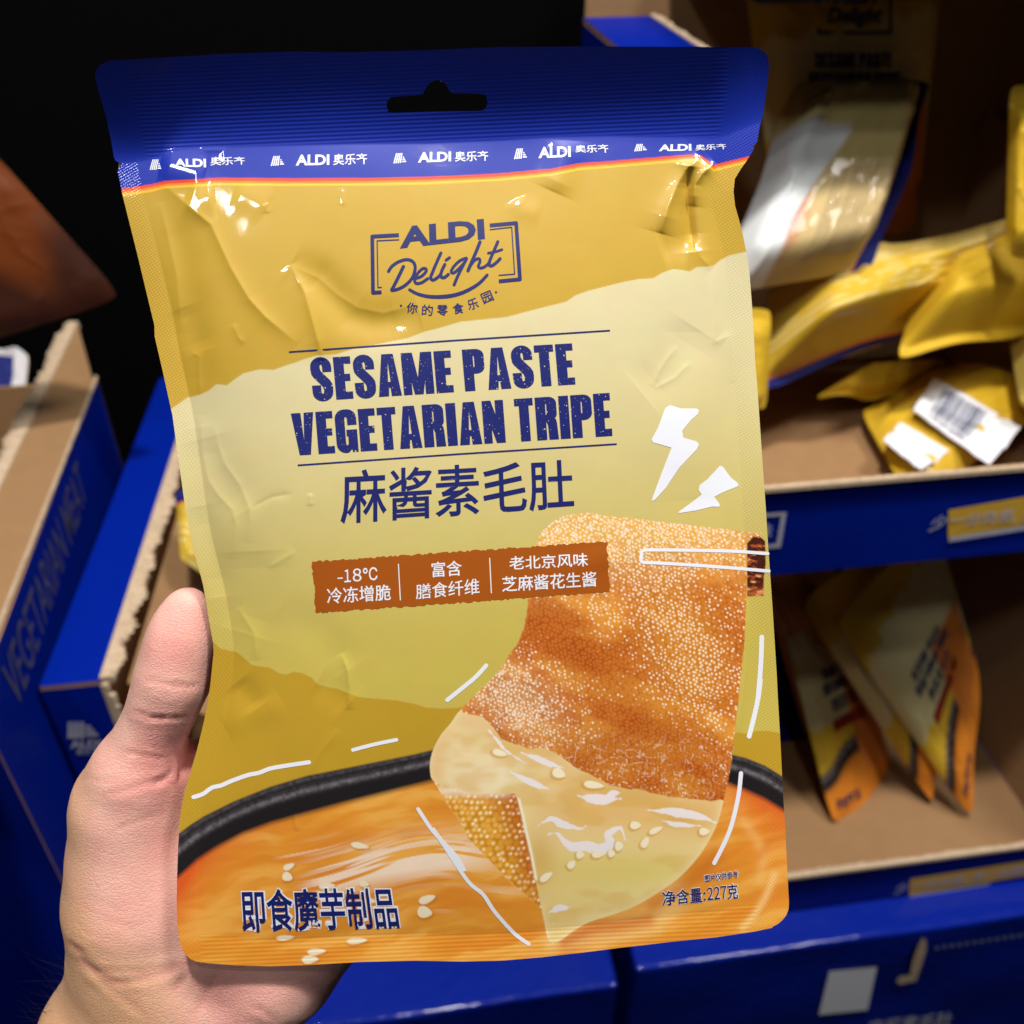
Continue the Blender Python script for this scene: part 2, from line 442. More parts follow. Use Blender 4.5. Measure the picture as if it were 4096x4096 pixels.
# creases: (polyline, height in mm, width in px, kind)
CREASES = [
    (c1([(500, 890), (640, 1010), (750, 1100), (860, 1340), (960, 1510), (1050, 1610), (1230, 1760)]), 1.35, 40, 'cusp'),
    (c1([(1190, 1325), (1270, 1480), (1330, 1700), (1370, 1850)]), 1.5, 34, 'cusp'),
    (c1([(1190, 1325), (1350, 1410), (1450, 1520), (1520, 1600), (1640, 1640), (1760, 1630), (1900, 1590)]), -2.0, 50, 'bell'),
    (c1([(1190, 1325), (1350, 1400), (1450, 1490), (1560, 1560), (1700, 1590), (1900, 1540)]), .7, 46, 'cusp'),
    (c1([(470, 900), (530, 1080), (600, 1300), (640, 1500), (690, 1900)])+c3([(560, 420), (580, 560)]), -1.0, 46, 'bell'),
    (c1([(470, 980), (520, 1200), (560, 1380), (590, 1700)]), .55, 30, 'cusp'),
    (c1([(870, 1650), (900, 1720), (935, 1760)]), .35, 16, 'cusp'),
    (c1([(880, 920), (980, 960), (1060, 1010)]), .5, 40, 'bell'),
    (c1([(600, 1560), (660, 1700), (700, 1800)]), -.5, 40, 'bell'),
    (c3([(500, 150), (545, 170), (550, 380)]), .35, 12, 'cusp'),
    (c3([(635, 560), (650, 660), (690, 770), (770, 880), (820, 1000), (830, 1080), (815, 1200)]), .5, 26, 'cusp'),
    (c3([(600, 620), (640, 760), (720, 900), (800, 1020)]), -.6, 60, 'bell'),
    (c3([(560, 500), (565, 700), (600, 860), (650, 935), (730, 1020), (750, 1100), (730, 1290)]), .55, 30, 'cusp'),
    (c3([(830, 1010), (950, 950), (1060, 932)]), -.4, 14, 'cusp'),
    (c3([(1160, 930), (1162, 1000)]), .4, 12, 'cusp'),
    (c3([(850, 1250), (860, 1500), (800, 1700)]), -.6, 80, 'bell'),
    (c3([(1000, 1560), (1200, 1690), (1300, 1790), (1370, 1900)]), -.5, 60, 'bell'),
    (c3([(930, 1340), (1080, 1250)]), .3, 14, 'cusp'),
    (c3([(760, 1560), (850, 1700), (865, 1850)]), .5, 26, 'cusp'),
    (c3([(560, 1000), (600, 1180), (640, 1350), (660, 1500)]), -.6, 36, 'bell'),
    (c5([(1195, 20), (1230, 120), (1240, 210), (1235, 330)]), .8, 20, 'cusp'),
    (c5([(620, 180), (680, 250), (730, 320)]), -.8, 38, 'bell'),
    (c5([(1060, 180), (1150, 230), (1230, 300)]), -.55, 44, 'bell'),
    (c5([(560, 440), (700, 360), (860, 280)]), .5, 40, 'bell'),
    (c5([(930, 900), (950, 1000)]), .4, 10, 'cusp'),
    (c5([(1180, 440), (1080, 560), (1010, 700)]), .3, 20, 'cusp'),
    (c2([(1462, 780), (1448, 900), (1455, 1050), (1470, 1180), (1478, 1250)]), -6.0, 30, 'cusp'),
    (c2([(1520, 730), (1440, 800), (1390, 890), (1340, 1010), (1300, 1150)]), 3.2, 46, 'cusp'),
    (c2([(1300, 1240), (1380, 1215), (1460, 1225)]), -1.0, 44, 'bell'),
    (c2([(1600, 760), (1530, 820), (1490, 880), (1475, 1000)]), 2.4, 26, 'cusp'),
    (c2([(1478, 1180), (1520, 1280), (1585, 1345)]), .6, 22, 'cusp'),
    (c2([(1590, 1320), (1588, 1500), (1600, 1750)])+c4([(1560, 60), (1580, 300)]), .45, 20, 'cusp'),
    (c2([(790, 640), (785, 720), (750, 830), (710, 920)]), 1.25, 44, 'bell'),
    (c2([(500, 960), (530, 1020), (640, 1040)]), .35, 30, 'bell'),
    (c1([(470, 770), (540, 785), (620, 800), (720, 825)]), 1.4, 48, 'bell'),
    (c1([(690, 690), (820, 690), (825, 760)]), .3, 10, 'cusp'),
    (c1([(620, 930), (690, 960), (770, 950)]), 1.2, 52, 'bell'),
    (c4([(1120, 350), (1230, 260), (1330, 130), (1400, 20)]), -.9, 70, 'bell'),
    (c4([(1170, 320), (1210, 230), (1250, 170), (1300, 110)]), .4, 14, 'cusp'),
    (c4([(1180, 330), (1290, 270), (1370, 190)]), .35, 12, 'cusp'),
    (c4([(1350, 40), (1340, 500), (1370, 900)]), .5, 70, 'bell'),
    (c4([(1000, 1180), (760, 1240), (790, 1340)]), .55, 34, 'bell'),
    (c4([(1660, 1420), (1650, 1800)])+c6([(1640, 200), (1618, 420)]), .4, 16, 'cusp'),
    (c1([(1470, 900), (1480, 1000)]), .3, 10, 'cusp'),
    (c1([(1050, 980), (1060, 1040)]), .4, 12, 'cusp'),
]

def height(X, Y):
    """height of the film over the pouch plane, metres (towards the viewer)"""
    xl, xr = xLs(Y), xRs(Y); ys, yb = ySs(X), yBs(X)
    u0, u1 = X-xl-85, xr-92-X; v0, v1 = Y-ys, yb-105-Y
    def rise(d, t): d = np.maximum(d, 0); return 1-np.exp(-d/t)
    e = rise(u0, 260)*rise(u1, 260)*rise(v0, 640)*rise(v1, 640)
    h = .0080*e
    body = rise(u0, 60)*rise(u1, 60)*rise(v0, 40)*rise(v1, 90)
    # broad lumps of the contents and slack film
    h = h+body*.0009*(fbm(X/680, Y/680, 3, 2)-.5)+body*.00008*(fbm(X/160, Y/160, 9, 2)-.5)
    # header curls over towards the viewer
    t = np.clip((ys-Y)/400, 0, 1.3)
    h = h+.0105*t**1.4+np.where(t > 0, .0006*np.sin(X/330.0+1)*t, 0)
    # sides and bottom ripple a little
    h = h+.0009*np.sin(Y/260.0)*(1-rise(np.minimum(X-xl, xr-X), 120))*sstep(600, 900, Y)
    for pts, amp, wid, kind in CREASES:
        D, T, S = line_dist(X, Y, pts, wid*4.5)
        tap = np.clip(np.minimum(T, 1-T)*5, 0, 1)**.7
        if kind == 'cusp': g = np.exp(-np.sqrt(D*D+9)/(wid*.8))
        else: g = np.exp(-.5*(D/wid)**2)
        h = h+amp*.00050*tap*g
    return h
def surf(X, Y, lift=0.0):
    h = height(X, Y)+lift
    q = rays(X, Y)
    return q*((CP+h)/(q@NP))[..., None]
def surf_normals(X, Y, e=3.0):
    a = surf(X+e, Y)-surf(X-e, Y); b = surf(X, Y+e)-surf(X, Y-e)
    n = np.cross(b, a); n /= np.linalg.norm(n, axis=-1, keepdims=True)
    return np.where((n@NP)[..., None] < 0, -n, n)

# ------------------------------------------------------------------ the printed design (ink colours of the label)
W1 = fy(c3([(395, 460), (430, 435), (480, 400), (545, 385), (600, 360), (640, 325), (700, 330), (740, 300), (790, 265), (880, 243), (960, 245), (1030, 220), (1080, 205), (1130, 185), (1200, 165), (1300, 160), (1400, 130), (1500, 110), (1600, 90), (1700, 70), (1790, 35)])
        + c2([(0, 1690), (80, 1670), (200, 1635), (350, 1620), (450, 1610), (600, 1570), (700, 1545), (780, 1525), (830, 1490), (900, 1465), (1000, 1440), (1100, 1415), (1180, 1400), (1260, 1395), (1310, 1365), (1370, 1345), (1420, 1350), (1460, 1358), (1500, 1335), (1590, 1328), (1630, 1295), (1680, 1270), (1768, 1250)]))
W2 = fy([(854, 2569), (880, 2595), (911, 2603), (947, 2610), (973, 2631)]+c5([(700, 85), (760, 95), (800, 100), (850, 130), (890, 138), (930, 122), (980, 130), (1030, 155), (1060, 190), (1110, 205), (1170, 215), (1230, 240), (1290, 262), (1400, 272), (1500, 280), (1600, 300), (1660, 320), (1750, 325), (1850, 318)])
        + c6([(0, 297), (60, 302), (180, 300), (1500, 440), (1605, 425), (1650, 432), (1700, 420), (1760, 418), (1830, 430)]))
STR = fy(c1([(250, 905), (300, 900), (430, 880), (500, 862), (800, 845), (1200, 848), (1600, 846)])+c2([(0, 840), (400, 822), (700, 795), (850, 765), (1000, 755), (1200, 738), (1450, 718), (1520, 720), (1570, 755), (1592, 775), (1800, 724)]))
POT1 = fy(c5([(285, 1018), (297, 1008), (360, 960), (430, 915), (600, 830), (800, 750), (1000, 690), (1200, 650), (1400, 610), (1600, 570), (1690, 548)])+c6([(100, 490), (800, 330), (1575, 533), (1650, 550), (1750, 590), (1845, 648)]))
POT2 = fy(c5([(285, 1265), (400, 1160), (500, 1095), (650, 1015), (800, 960), (1000, 905), (1200, 850), (1400, 800), (1600, 750), (1720, 720)])+c6([(800, 560), (1560, 690), (1650, 725), (1750, 770), (1852, 832)]))
TRIPE = spline(c4([(530, 1420), (562, 1330), (575, 1200), (577, 1140), (592, 1080), (640, 1030), (700, 990), (780, 973), (860, 970), (940, 985), (1050, 995), (1200, 1012), (1400, 1035), (1600, 1058), (1732, 1072)]), 4).tolist() \
    + c4([(1735, 1090), (1700, 1100), (1660, 1120), (1655, 1400), (1648, 1600), (1630, 1800)]) \
    + spline(c6([(1635, 30), (1620, 200), (1605, 350), (1590, 480), (1575, 600), (1550, 720), (1520, 850), (1490, 930), (1440, 1020), (1380, 1100), (1300, 1180), (1200, 1250), (1100, 1310), (980, 1360), (850, 1400), (760, 1450), (720, 1482), (660, 1510), (630, 1480), (615, 1400), (600, 1340)]), 3).tolist() \
    + c6([(550, 1290), (480, 1230), (400, 1160), (300, 1050), (220, 970), (180, 880), (110, 790), (60, 700)]) \
    + spline(c6([(30, 655), (25, 590), (40, 520), (80, 440), (130, 380), (180, 310), (250, 240), (340, 150), (400, 80), (450, 0)]), 4).tolist()+c4([(480, 1640), (510, 1560), (525, 1480)])
FLAP = c6([(40, 670), (70, 690), (130, 708), (250, 738), (350, 740), (460, 738), (482, 780), (500, 850), (520, 950), (545, 1050), (570, 1180), (585, 1260), (605, 1350), (550, 1290), (480, 1230), (400, 1160), (300, 1050), (220, 970), (180, 880), (110, 790), (60, 720)])
EDGE = fy(c6([(-100, 280), (180, 310), (240, 330), (300, 340), (350, 390), (390, 450), (450, 475), (520, 500), (620, 505), (700, 540), (760, 590), (850, 640), (950, 690), (1100, 715), (1250, 750), (1400, 770), (1560, 775)]))
ROLL = c4([(1660, 1125), (1690, 1092), (1725, 1088), (1752, 1115), (1755, 1230), (1745, 1300), (1745, 1395), (1660, 1398)])
SEEDS_POT = [(905, 1195, 75, 36, -25), (897, 1252, 62, 52, 20), (1297, 1080, 112, 36, 10), (1115, 1303, 100, 38, -5), (1320, 1290, 60, 38, 10), (1668, 1375, 104, 46, -20), (1655, 1447, 86, 66, 10), (885, 1588, 112, 32, -5), (1280, 1605, 124, 38, -5), (1058, 1665, 114, 38, -6), (1022, 1708, 100, 46, -5), (1130, 1510, 60, 40, 0), (1360, 1385, 60, 30, 10)]
SEEDS_TRIPE = [(385, 530, 84, 36, 15), (690, 635, 74, 52, 25), (870, 695, 114, 40, 8), (1085, 903, 62, 42, 0), (1190, 928, 84, 32, -25), (1135, 990, 68, 40, -60), (1000, 1010, 46, 52, 0), (890, 1053, 66, 38, 0), (962, 1048, 40, 42, 0), (800, 1055, 46, 42, 0), (755, 1105, 54, 40, -45), (625, 1168, 84, 38, -35), (1440, 935, 60, 40, 0)]
STREAKS = [([(495, 528), (600, 570), (720, 612)], 24), ([(440, 628), (540, 680), (660, 725)], 26), ([(300, 380), (360, 450), (420, 520), (520, 585)], 12), ([(790, 752), (900, 770), (1010, 765)], 40), ([(930, 745), (1010, 735)], 26), ([(1150, 825), (1300, 838), (1420, 860), (1500, 890)], 34), ([(1200, 870), (1300, 900), (1420, 905)], 18),
           ([(630, 950), (680, 945), (720, 990), (770, 1015), (840, 1010), (890, 1030), (950, 1000), (945, 950), (1005, 915), (1030, 975)], 40), ([(580, 905), (650, 870), (710, 900), (800, 920), (830, 905)], 26), ([(640, 1350), (690, 1330), (750, 1325)], 26)]

def over(C, col, a):
    a = np.clip(a, 0, 1)[:, None]; return C*(1-a)+col*a
def ellipse_mask(X, Y, cx, cy, w, h, ang):
    a = math.radians(ang); dx, dy = X-cx, Y-cy
    p = (dx*math.cos(a)+dy*math.sin(a))/(w/2); q = (-dx*math.sin(a)+dy*math.cos(a))/(h/2*(1-.35*np.clip(p, -1, 1)))
    return np.clip((1-np.sqrt(p*p+q*q))*min(w, h)/2/3, 0, 1)
def nubs(X, Y, cell, seed, ax=1.0):
    """distance to the nearest bump of the honeycomb texture, in cell units, and the bump's random value"""
    gx, gy = X/cell, Y/(cell*ax); ix, iy = np.floor(gx), np.floor(gy)
    best = np.full(X.shape, 9.0); val = np.zeros(X.shape)
    for i in (-1, 0, 1):
        for j in (-1, 0, 1):
            cx, cy = ix+i, iy+j
            px_ = cx+.5+.5*(cy % 2)-.25+.55*(hash2(cx, cy, seed)-.5); py_ = cy+.5+.5*(hash2(cx, cy, seed+5)-.5)
            d = np.hypot(gx-px_, (gy-py_)*ax); k = d < best
            best[k] = d[k]; val[k] = hash2(cx, cy, seed+9)[k]
    return best, val

def paint(X, Y):
    n = X.size
    gv = (Y-700)/3000
    C = lin(200, 163, 57)*(1-gv[:, None])+lin(190, 151, 37)*gv[:, None]
    # cream torn band
    m = np.clip((Y-W1(X))/3, 0, 1)*np.clip((W2(X)-Y)/3, 0, 1)
    g = sstep(1200, 2750, Y+.12*(X-1500))
    cream = lin(220, 208, 162)*(1-g[:, None])+lin(204, 184, 84)*g[:, None]
    C = over(C, cream, m)
    # pot and sauce
    p1, p2 = POT1(X), POT2(X)
    t = np.clip((Y-p1)/np.maximum(p2-p1, 1), 0, 1)
    nz = fbm(X/14, Y/14, 5, 3)
    rim = lin(30, 26, 28)+0*t[:, None]
    glint = np.exp(-((t-.10)/.07)**2)*.45+np.exp(-((t-.40)/.085)**2)*1.0+np.exp(-((t-.25)/.03)**2)*.15
    rim = over(rim, lin(150, 142, 150), glint*(.35+.8*(nz-.3))*.75)
    C = over(C, rim, (Y-p1)/8)
    sauce = lin(232, 152, 48)+0*t[:, None]
    wx, wy = X+60*(fbm(X/260, Y/200, 41)-.5), Y+110*(fbm(X/300, Y/260, 47)-.5)
    sw = fbm(wx/260, (wy+.22*wx)/46, 51, 4)
    sauce = over(sauce, lin(246, 182, 84), sstep(.45, .75, sw)*.75)
    sauce = over(sauce, lin(222, 128, 40), sstep(.52, .25, sw)*.5)
    depth = Y-p2
    edge = np.exp(-np.maximum(depth, 0)/90)*sstep(1250, 700, X)+np.exp(-np.maximum(depth, 0)/110)*sstep(2700, 3050, X)+.6*sstep(860, 690, X)*sstep(3900, 3500, Y)
    sauce = over(sauce, lin(220, 92, 34), edge*.9)
    # pale ladled swirls
    a, b = c5([(1000, 1330)])[0], 0
    rx = (X-1350)/1.0; ry = (Y-3490)+.20*(X-1350)-.00022*(X-1500)**2
    band = np.exp(-(ry/75)**2)*sstep(1150, 1350, X)*sstep(2150, 1700, X)
    sw2 = fbm(X/330, (ry+20*np.sin(X/120))/17, 61, 3)
    sauce = over(sauce, lin(250, 226, 200), np.clip(band*1.35, 0, 1)*sstep(.40, .56, sw2)*.95)
    ry2 = (Y-3390)+.26*(X-1250)
    sauce = over(sauce, lin(246, 214, 178), np.exp(-(ry2/26)**2)*sstep(1080, 1180, X)*sstep(1400, 1300, X)*sstep(.5, .6, sw2)*.7)
    ry3 = (Y-3600)+.15*(X-1850)
    sauce = over(sauce, lin(244, 206, 160), np.exp(-(ry3/40)**2)*sstep(1700, 1780, X)*sstep(2150, 2000, X)*sstep(.5, .62, sw2)*.6)
    # swirl at lower right
    for pts, w, k in [(c6([(660, 1500), (800, 1470), (1000, 1430), (1200, 1380), (1280, 1310), (1290, 1240)]), 46, .6), (c6([(1800, 1160), (1760, 1260), (1700, 1360), (1640, 1430)]), 16, .7), (c6([(1640, 880), (1720, 1000), (1740, 1100), (1720, 1180)]), 22, .3), (c6([(640, 1520), (900, 1500), (1200, 1440)]), 20, .4)]:
        D, T, S = line_dist(X, Y, spline(pts, 5), 120)
        sauce = over(sauce, lin(250, 206, 130), np.exp(-(D/w)**2)*k)
    for pts, w, k in [(c6([(720, 1500), (860, 1440), (1000, 1420), (1150, 1390)]), 30, .7), (c6([(1860, 960), (1780, 990), (1720, 1060)]), 18, .35), (c6([(1500, 1050), (1420, 1150), (1300, 1240), (1180, 1310)]), 34, .5)]:
        D, T, S = line_dist(X, Y, spline(pts, 5), 120)
        sauce = over(sauce, lin(206, 104, 32), np.exp(-(D/w)**2)*k)
    C = over(C, sauce, depth/26+.5)
    for s in SEEDS_POT:
        (cx, cy), = c5([s[:2]]); w, h = s[2]*.7246, s[3]*.7246
        C = over(C, lin(190, 110, 30), ellipse_mask(X, Y, cx+4, cy+6, w*1.15, h*1.3, s[4])*.45)
        C = over(C, lin(246, 232, 198), ellipse_mask(X, Y, cx, cy, w, h, s[4]))
    # tripe
    sd = poly_sdf(X, Y, TRIPE)
    k = sd < 40
    x, y = X[k], Y[k]
    if x.size:
        rag = 5*(fbm(x/16, y/16, 71, 2)-.5)
        bx, by = x+30*(fbm(x/150, y/150, 73)-.5), y+30*(fbm(x/150, y/150, 79)-.5)
        ca, sa = math.cos(.42), math.sin(.42)
        ru, rv = bx*ca+by*sa, -bx*sa+by*ca
        d1, v1 = nubs(ru, rv, 17.5, 83, .80)
        big = fbm(ru/520, rv/210, 91, 3); med = fbm(ru/140, rv/70, 97, 3); fine = fbm(x/9, y/9, 99, 3)
        c = lin(206, 110, 34)+0*x[:, None]
        c = over(c, lin(240, 164, 60), sstep(.42, .64, big*.55+med*.45)*.95)
        c = over(c, lin(182, 86, 18), sstep(.50, .30, big*.4+med*.6)*.7)
        top = sstep(2470, 2120, y+.16*(x-2300)+60*(med-.5))                          # paler roll at the top
        c = over(c, lin(244, 196, 92), top*.8)
        fold = np.exp(-(((x-2060)/190)**2+((y-2800-.35*(x-2060))/130)**2))             # bright frayed patch
        c = over(c, lin(240, 190, 130), fold*.6)
        q_ = (y-2330)-1.05*(x-2050)
        dk = np.exp(-(q_/150)**2)*sstep(2330, 2450, y)*.9+np.exp(-(((x-2420)/260)**2+((y-3010)/120)**2))
        c = over(c, lin(172, 70, 12), np.clip(dk, 0, 1)*.6)
        warm = np.exp(-(((x-2720-.25*(y-2550))/170)**2+((y-2560)/330)**2))
        c = over(c, lin(240, 172, 56), warm*.55)
        c = over(c, lin(140, 56, 10), sstep(.34, .70, d1)*(.36-.22*top))            # grooves between the bumps
        c = over(c, lin(214, 130, 52), sstep(.42, .2, d1)*.5)
        amt = np.clip(.05+1.0*top+.9*fold+.75*warm+1.3*(v1-.42)+1.3*(med-.5)-.75*dk, 0, 1)
        c = over(c, lin(255, 247, 222), sstep(.15+.22*np.clip(amt+.25, 0, 1), .06, np.hypot(d1, 0))*np.clip(amt*1.6, 0, 1))
        rid = np.abs(fbm(x/26, y/26, 141, 2)-.5)
        c = over(c, lin(255, 246, 226), sstep(.035, .012, rid)*np.clip(fold*1.5-.25+.5*(med-.5), 0, 1)*.9)
        c = over(c, lin(255, 246, 226), sstep(.03, .012, rid)*sstep(2900, 3000, y)*.35)
        c = over(c, lin(255, 250, 236), sstep(.55, .72, fine)*top*.55)
        # smooth pale band and lower sheet
        ey = EDGE(x)+14*(fbm(x/40, y/40, 103, 3)-.5)
        pm = np.clip((y-ey)/5, 0, 1)
        gy = sstep(2850, 3700, y); gx = sstep(1750, 2300, x)
        pale = lin(246, 224, 170)+0*x[:, None]
        pale = over(pale, lin(232, 196, 100), gy*.9*(1-.3*gx))
        pale = over(pale, lin(224, 170, 92), np.exp(-((y-ey-35)/60)**2)*.45)
        pale = over(pale, lin(230, 176, 96), np.exp(-((y-3230-.1*(x-2300))/90)**2)*sstep(2050, 2250, x)*.6)
        pale = over(pale, lin(250, 236, 196), np.exp(-(((x-1930)/130)**2+((y-3090)/90)**2))*.8)
        pale = over(pale, lin(240, 226, 150), np.exp(-(((x-2550)/260)**2+((y-3560)/150)**2))*.7)
        pale = over(pale, lin(222, 172, 74), sstep(.48, .70, fbm(x/170, y/80, 107, 3))*.45)
        pale = over(pale, lin(224, 200, 96), np.exp(-(((x-2500)/330)**2+((y-3480)/70)**2))*.6)
        pale = over(pale, lin(206, 160, 60), np.exp(-(((x-2160)/60)**2+((y-3430)/110)**2))*.5)
        ring = np.abs(np.hypot((x-1900)/1.2, y-3085)-95); pale = over(pale, lin(255, 244, 214), np.exp(-(ring/16)**2)*sstep(3020, 3120, y)*.3)
        pale = over(pale, lin(226, 168, 96), sstep(1840, 1730, x)*.5)
        edge2 = np.exp(-np.maximum(-sd[k], 0)/18); pale = over(pale, lin(250, 232, 180), edge2*.6)
        c = over(c, pale, pm)
        # folded flap, coarse honeycomb
        fs = poly_sdf(x, y, FLAP)
        d2, v2 = nubs(x+.2*y, y, 23, 113, 1.0)
        f = lin(198, 102, 26)+0*x[:, None]
        f = over(f, lin(238, 172, 56), sstep(.2, .8, np.clip((2180-x+.35*(y-3300))/300, 0, 1)+.25*(fbm(x/60, y/60, 117)-.5)))
        f = over(f, lin(150, 68, 12), sstep(.38, .7, d2)*.45)
        f = over(f, lin(255, 240, 200), sstep(.36, .16, d2)*np.clip(.25+1.2*(v2-.35), 0, 1))
        rimf = np.exp(-((y-3165-.02*(x-1900))/22)**2)*sstep(2080, 2000, x)
        f = over(f, lin(250, 232, 200), rimf*.8)
        c = over(c, f, np.clip((1-fs)/3, 0, 1))
        D, T, S = line_dist(x, y, c6([(484, 770), (505, 860), (525, 950), (548, 1050), (572, 1180)]), 40)
        c = over(c, lin(255, 244, 214), np.exp(-(D/6)**2))
        # wet glints printed on the sheet and the seeds
        for pts, w in STREAKS:
            D, T, S = line_dist(x, y, spline(c6(pts), 6), 60)
            D = D+9*(fbm(x/22, y/14, 127, 2)-.5)
            C_w = np.clip((w*.7764*.78*np.sin(np.pi*np.clip(T, .06, .94))-D)/4, 0, 1)
            c = over(c, lin(246, 238, 240), C_w*.9)
        for s in SEEDS_TRIPE:
            (cx, cy), = c6([s[:2]]); w, h = s[2]*.7764, s[3]*.7764
            c = over(c, lin(200, 140, 50), ellipse_mask(x, y, cx-5, cy+6, w*1.2, h*1.3, s[4])*.45)
            c = over(c, lin(252, 238, 204), ellipse_mask(x, y, cx, cy, w, h, s[4]))
        a = np.clip((1.5-sd[k]-np.where(pm > .5, 0, rag))/3, 0, 1)[:, None]
        # soft printed shade the sheet throws on the sauce below it
        C[k] = C[k]*(1-a)+c*a
    rs = poly_sdf(X, Y, ROLL)
    kk = rs < 6
    if kk.any():
        x, y = X[kk], Y[kk]; q = fbm(x/22, y/12, 131, 3); r_ = lin(70, 26, 10)+0*x[:, None]
        r_ = over(r_, lin(190, 92, 44), sstep(.45, .7, q)); r_ = over(r_, lin(250, 200, 140), sstep(.66, .76, q)*.8)
        r_ = over(r_, lin(190, 100, 50), sstep(2330, 2400, y)*.6)
        a = np.clip((2-rs[kk])/3, 0, 1)[:, None]; C[kk] = C[kk]*(1-a)+r_*a
    # brand band and its stripes
    s0 = STR(X); th = 30-5*sstep(1700, 2800, X)
    C = over(C, lin(250, 200, 56), (s0+th-Y)/3)
    C = over(C, lin(246, 136, 42), (s0+th*.70-Y)/3)
    C = over(C, lin(238, 76, 36), (s0+th*.40-Y)/3)
    C = over(C, lin(16, 44, 165), (s0-Y)/3)
    return np.clip(C, .002, 1)

# ------------------------------------------------------------------ the held pouch
pouch = empty('snack_pouch', surf(np.array([2000.0]), np.array([3700.0]))[0],
              'glossy yellow snack pouch with blue hanging header, held upright in the hand', 'snack pouch')
STEP = 4.0
NU, NV = int(2750/STEP), int(3680/STEP)
tv = np.linspace(0, 1, NV)[None, :]+np.zeros((NU, 1)); tu = np.linspace(0, 1, NU)[:, None]+np.zeros((1, NV))
X = 380+2700*tu; Y = yT(X)*(1-tv)+yB(X)*tv
for _ in range(6):
    X = xL(Y)*(1-tu)+xR(Y)*tu
    Y = yT(X)*(1-tv)+yB(X)*tv
# hang hole, edge-snapped
HOLE = spline(c1([(1760, 397), (1735, 408), (1720, 436), (1727, 466), (1752, 484)])+c2([(60, 478), (290, 474), (325, 466), (343, 440), (340, 405), (318, 382), (180, 378), (150, 375), (134, 360), (118, 330), (90, 309), (66, 305), (38, 312), (12, 338), (-8, 372), (-30, 386)]), 4, True)
hs = poly_sdf(X.ravel(), Y.ravel(), HOLE).reshape(X.shape)
gx_, gy_ = np.gradient(hs)
e = 2.0
near = np.abs(hs) < 2.6
sx = (poly_sdf(X[near]+e, Y[near], HOLE)-poly_sdf(X[near]-e, Y[near], HOLE))/(2*e)
sy = (poly_sdf(X[near], Y[near]+e, HOLE)-poly_sdf(X[near], Y[near]-e, HOLE))/(2*e)
X[near] -= hs[near]*sx; Y[near] -= hs[near]*sy; hs[near] = 0
Xf, Yf = X.ravel(), Y.ravel()
P3 = surf(Xf, Yf)
COLR = paint(Xf, Yf)
side = np.clip(1-np.minimum(Xf-xLs(Yf)-76, xRs(Yf)-100-Xf)/14, 0, 1)*np.clip(1-(ySs(Xf)-Yf)/40+0, 0, 1)
hd = np.clip((ySs(Xf)-Yf)/14, 0, 1)
sidehd = np.clip(1-np.minimum(Xf-xLs(Yf)-120, xRs(Yf)-150-Xf)/20, 0, 1)
em0 = np.clip(np.where(hd > 0, sidehd*.6, side)*1.0, 0, 1)
em1 = np.clip(hd*(1-sidehd)+sstep(0, 12, Yf-(yBs(Xf)-118))*.8*(1-side), 0, 1)
EMB = np.stack([em0, em1, 0*em0], 1)
idx = np.arange(NU*NV).reshape(NU, NV)
Q = np.stack([idx[:-1, :-1], idx[:-1, 1:], idx[1:, 1:], idx[1:, :-1]], -1).reshape(-1, 4)
hc = hs.ravel()[Q].mean(1); Q = Q[hc > .05]
# smooth normals of the whole sheet, shared by all the pieces it is cut into
fn = np.cross(P3[Q[:, 2]]-P3[Q[:, 0]], P3[Q[:, 3]]-P3[Q[:, 1]])
VN = np.zeros_like(P3)
for c in range(4): np.add.at(VN, Q[:, c], fn)
VN /= np.maximum(np.linalg.norm(VN, axis=1, keepdims=True), 1e-20)
if (VN@NP).mean() < 0: VN = -VN; Q = Q[:, ::-1]
qx, qy = Xf[Q].mean(1), Yf[Q].mean(1)
is_head = qy < ySs(qx)
is_band = (~is_head) & (qy < STR(qx)+30)
is_trp = (~is_head) & (poly_sdf(qx, qy, TRIPE) < 0)
is_pot = (~is_head) & (~is_trp) & (qy > POT1(qx))
is_body = ~(is_head | is_band | is_trp | is_pot)
def sheet_piece(name, mask, parent=pouch):
    q = Q[mask]; used, inv = np.unique(q, return_inverse=True)
    o = mesh_np(name, P3[used], inv.reshape(-1, 4), M_PRINT, parent, COLR[used], np.stack([Xf[used], Yf[used]], 1)/1000, True, VN[used])
    a = o.data.color_attributes.new('emboss', 'FLOAT_COLOR', 'POINT')
    c = np.ones((len(used), 4), np.float32); c[:, :3] = EMB[used]; a.data.foreach_set('color', c.ravel())
    return o
front = sheet_piece('front_panel', is_body)
header = sheet_piece('header_strip', is_head)
band = sheet_piece('brand_band', is_band)
tripe = sheet_piece('tripe_picture', is_trp)
sauce = sheet_piece('sauce_pot_picture', is_pot)
# back sheet, sealed to the rim and bulging away
k = 8
bi = np.arange(0, NU, k); bj = np.arange(0, NV, k); bi[-1] = NU-1; bj[-1] = NV-1
Bx, By = X[np.ix_(bi, bj)].ravel(), Y[np.ix_(bi, bj)].ravel()
cx_, cy_ = Bx.mean(), By.mean()
Bx = cx_+(Bx-cx_)*.9985; By = cy_+(By-cy_)*.9985
hb = height(Bx, By)
ub = np.clip(np.minimum(Bx-xLs(By)-85, xRs(By)-92-Bx)/500, 0, 1)*np.clip(np.minimum(By-ySs(Bx), yBs(Bx)-105-By)/600, 0, 1)
edge_h = np.where(By < ySs(Bx), hb, np.minimum(hb, 0))
qb = rays(Bx, By); PB = qb*((CP+edge_h-.0006-.004*ub)/(qb@NP))[:, None]
ib = np.arange(len(bi)*len(bj)).reshape(len(bi), len(bj))
QB = np.stack([ib[:-1, :-1], ib[1:, :-1], ib[1:, 1:], ib[:-1, 1:]], -1).reshape(-1, 4)
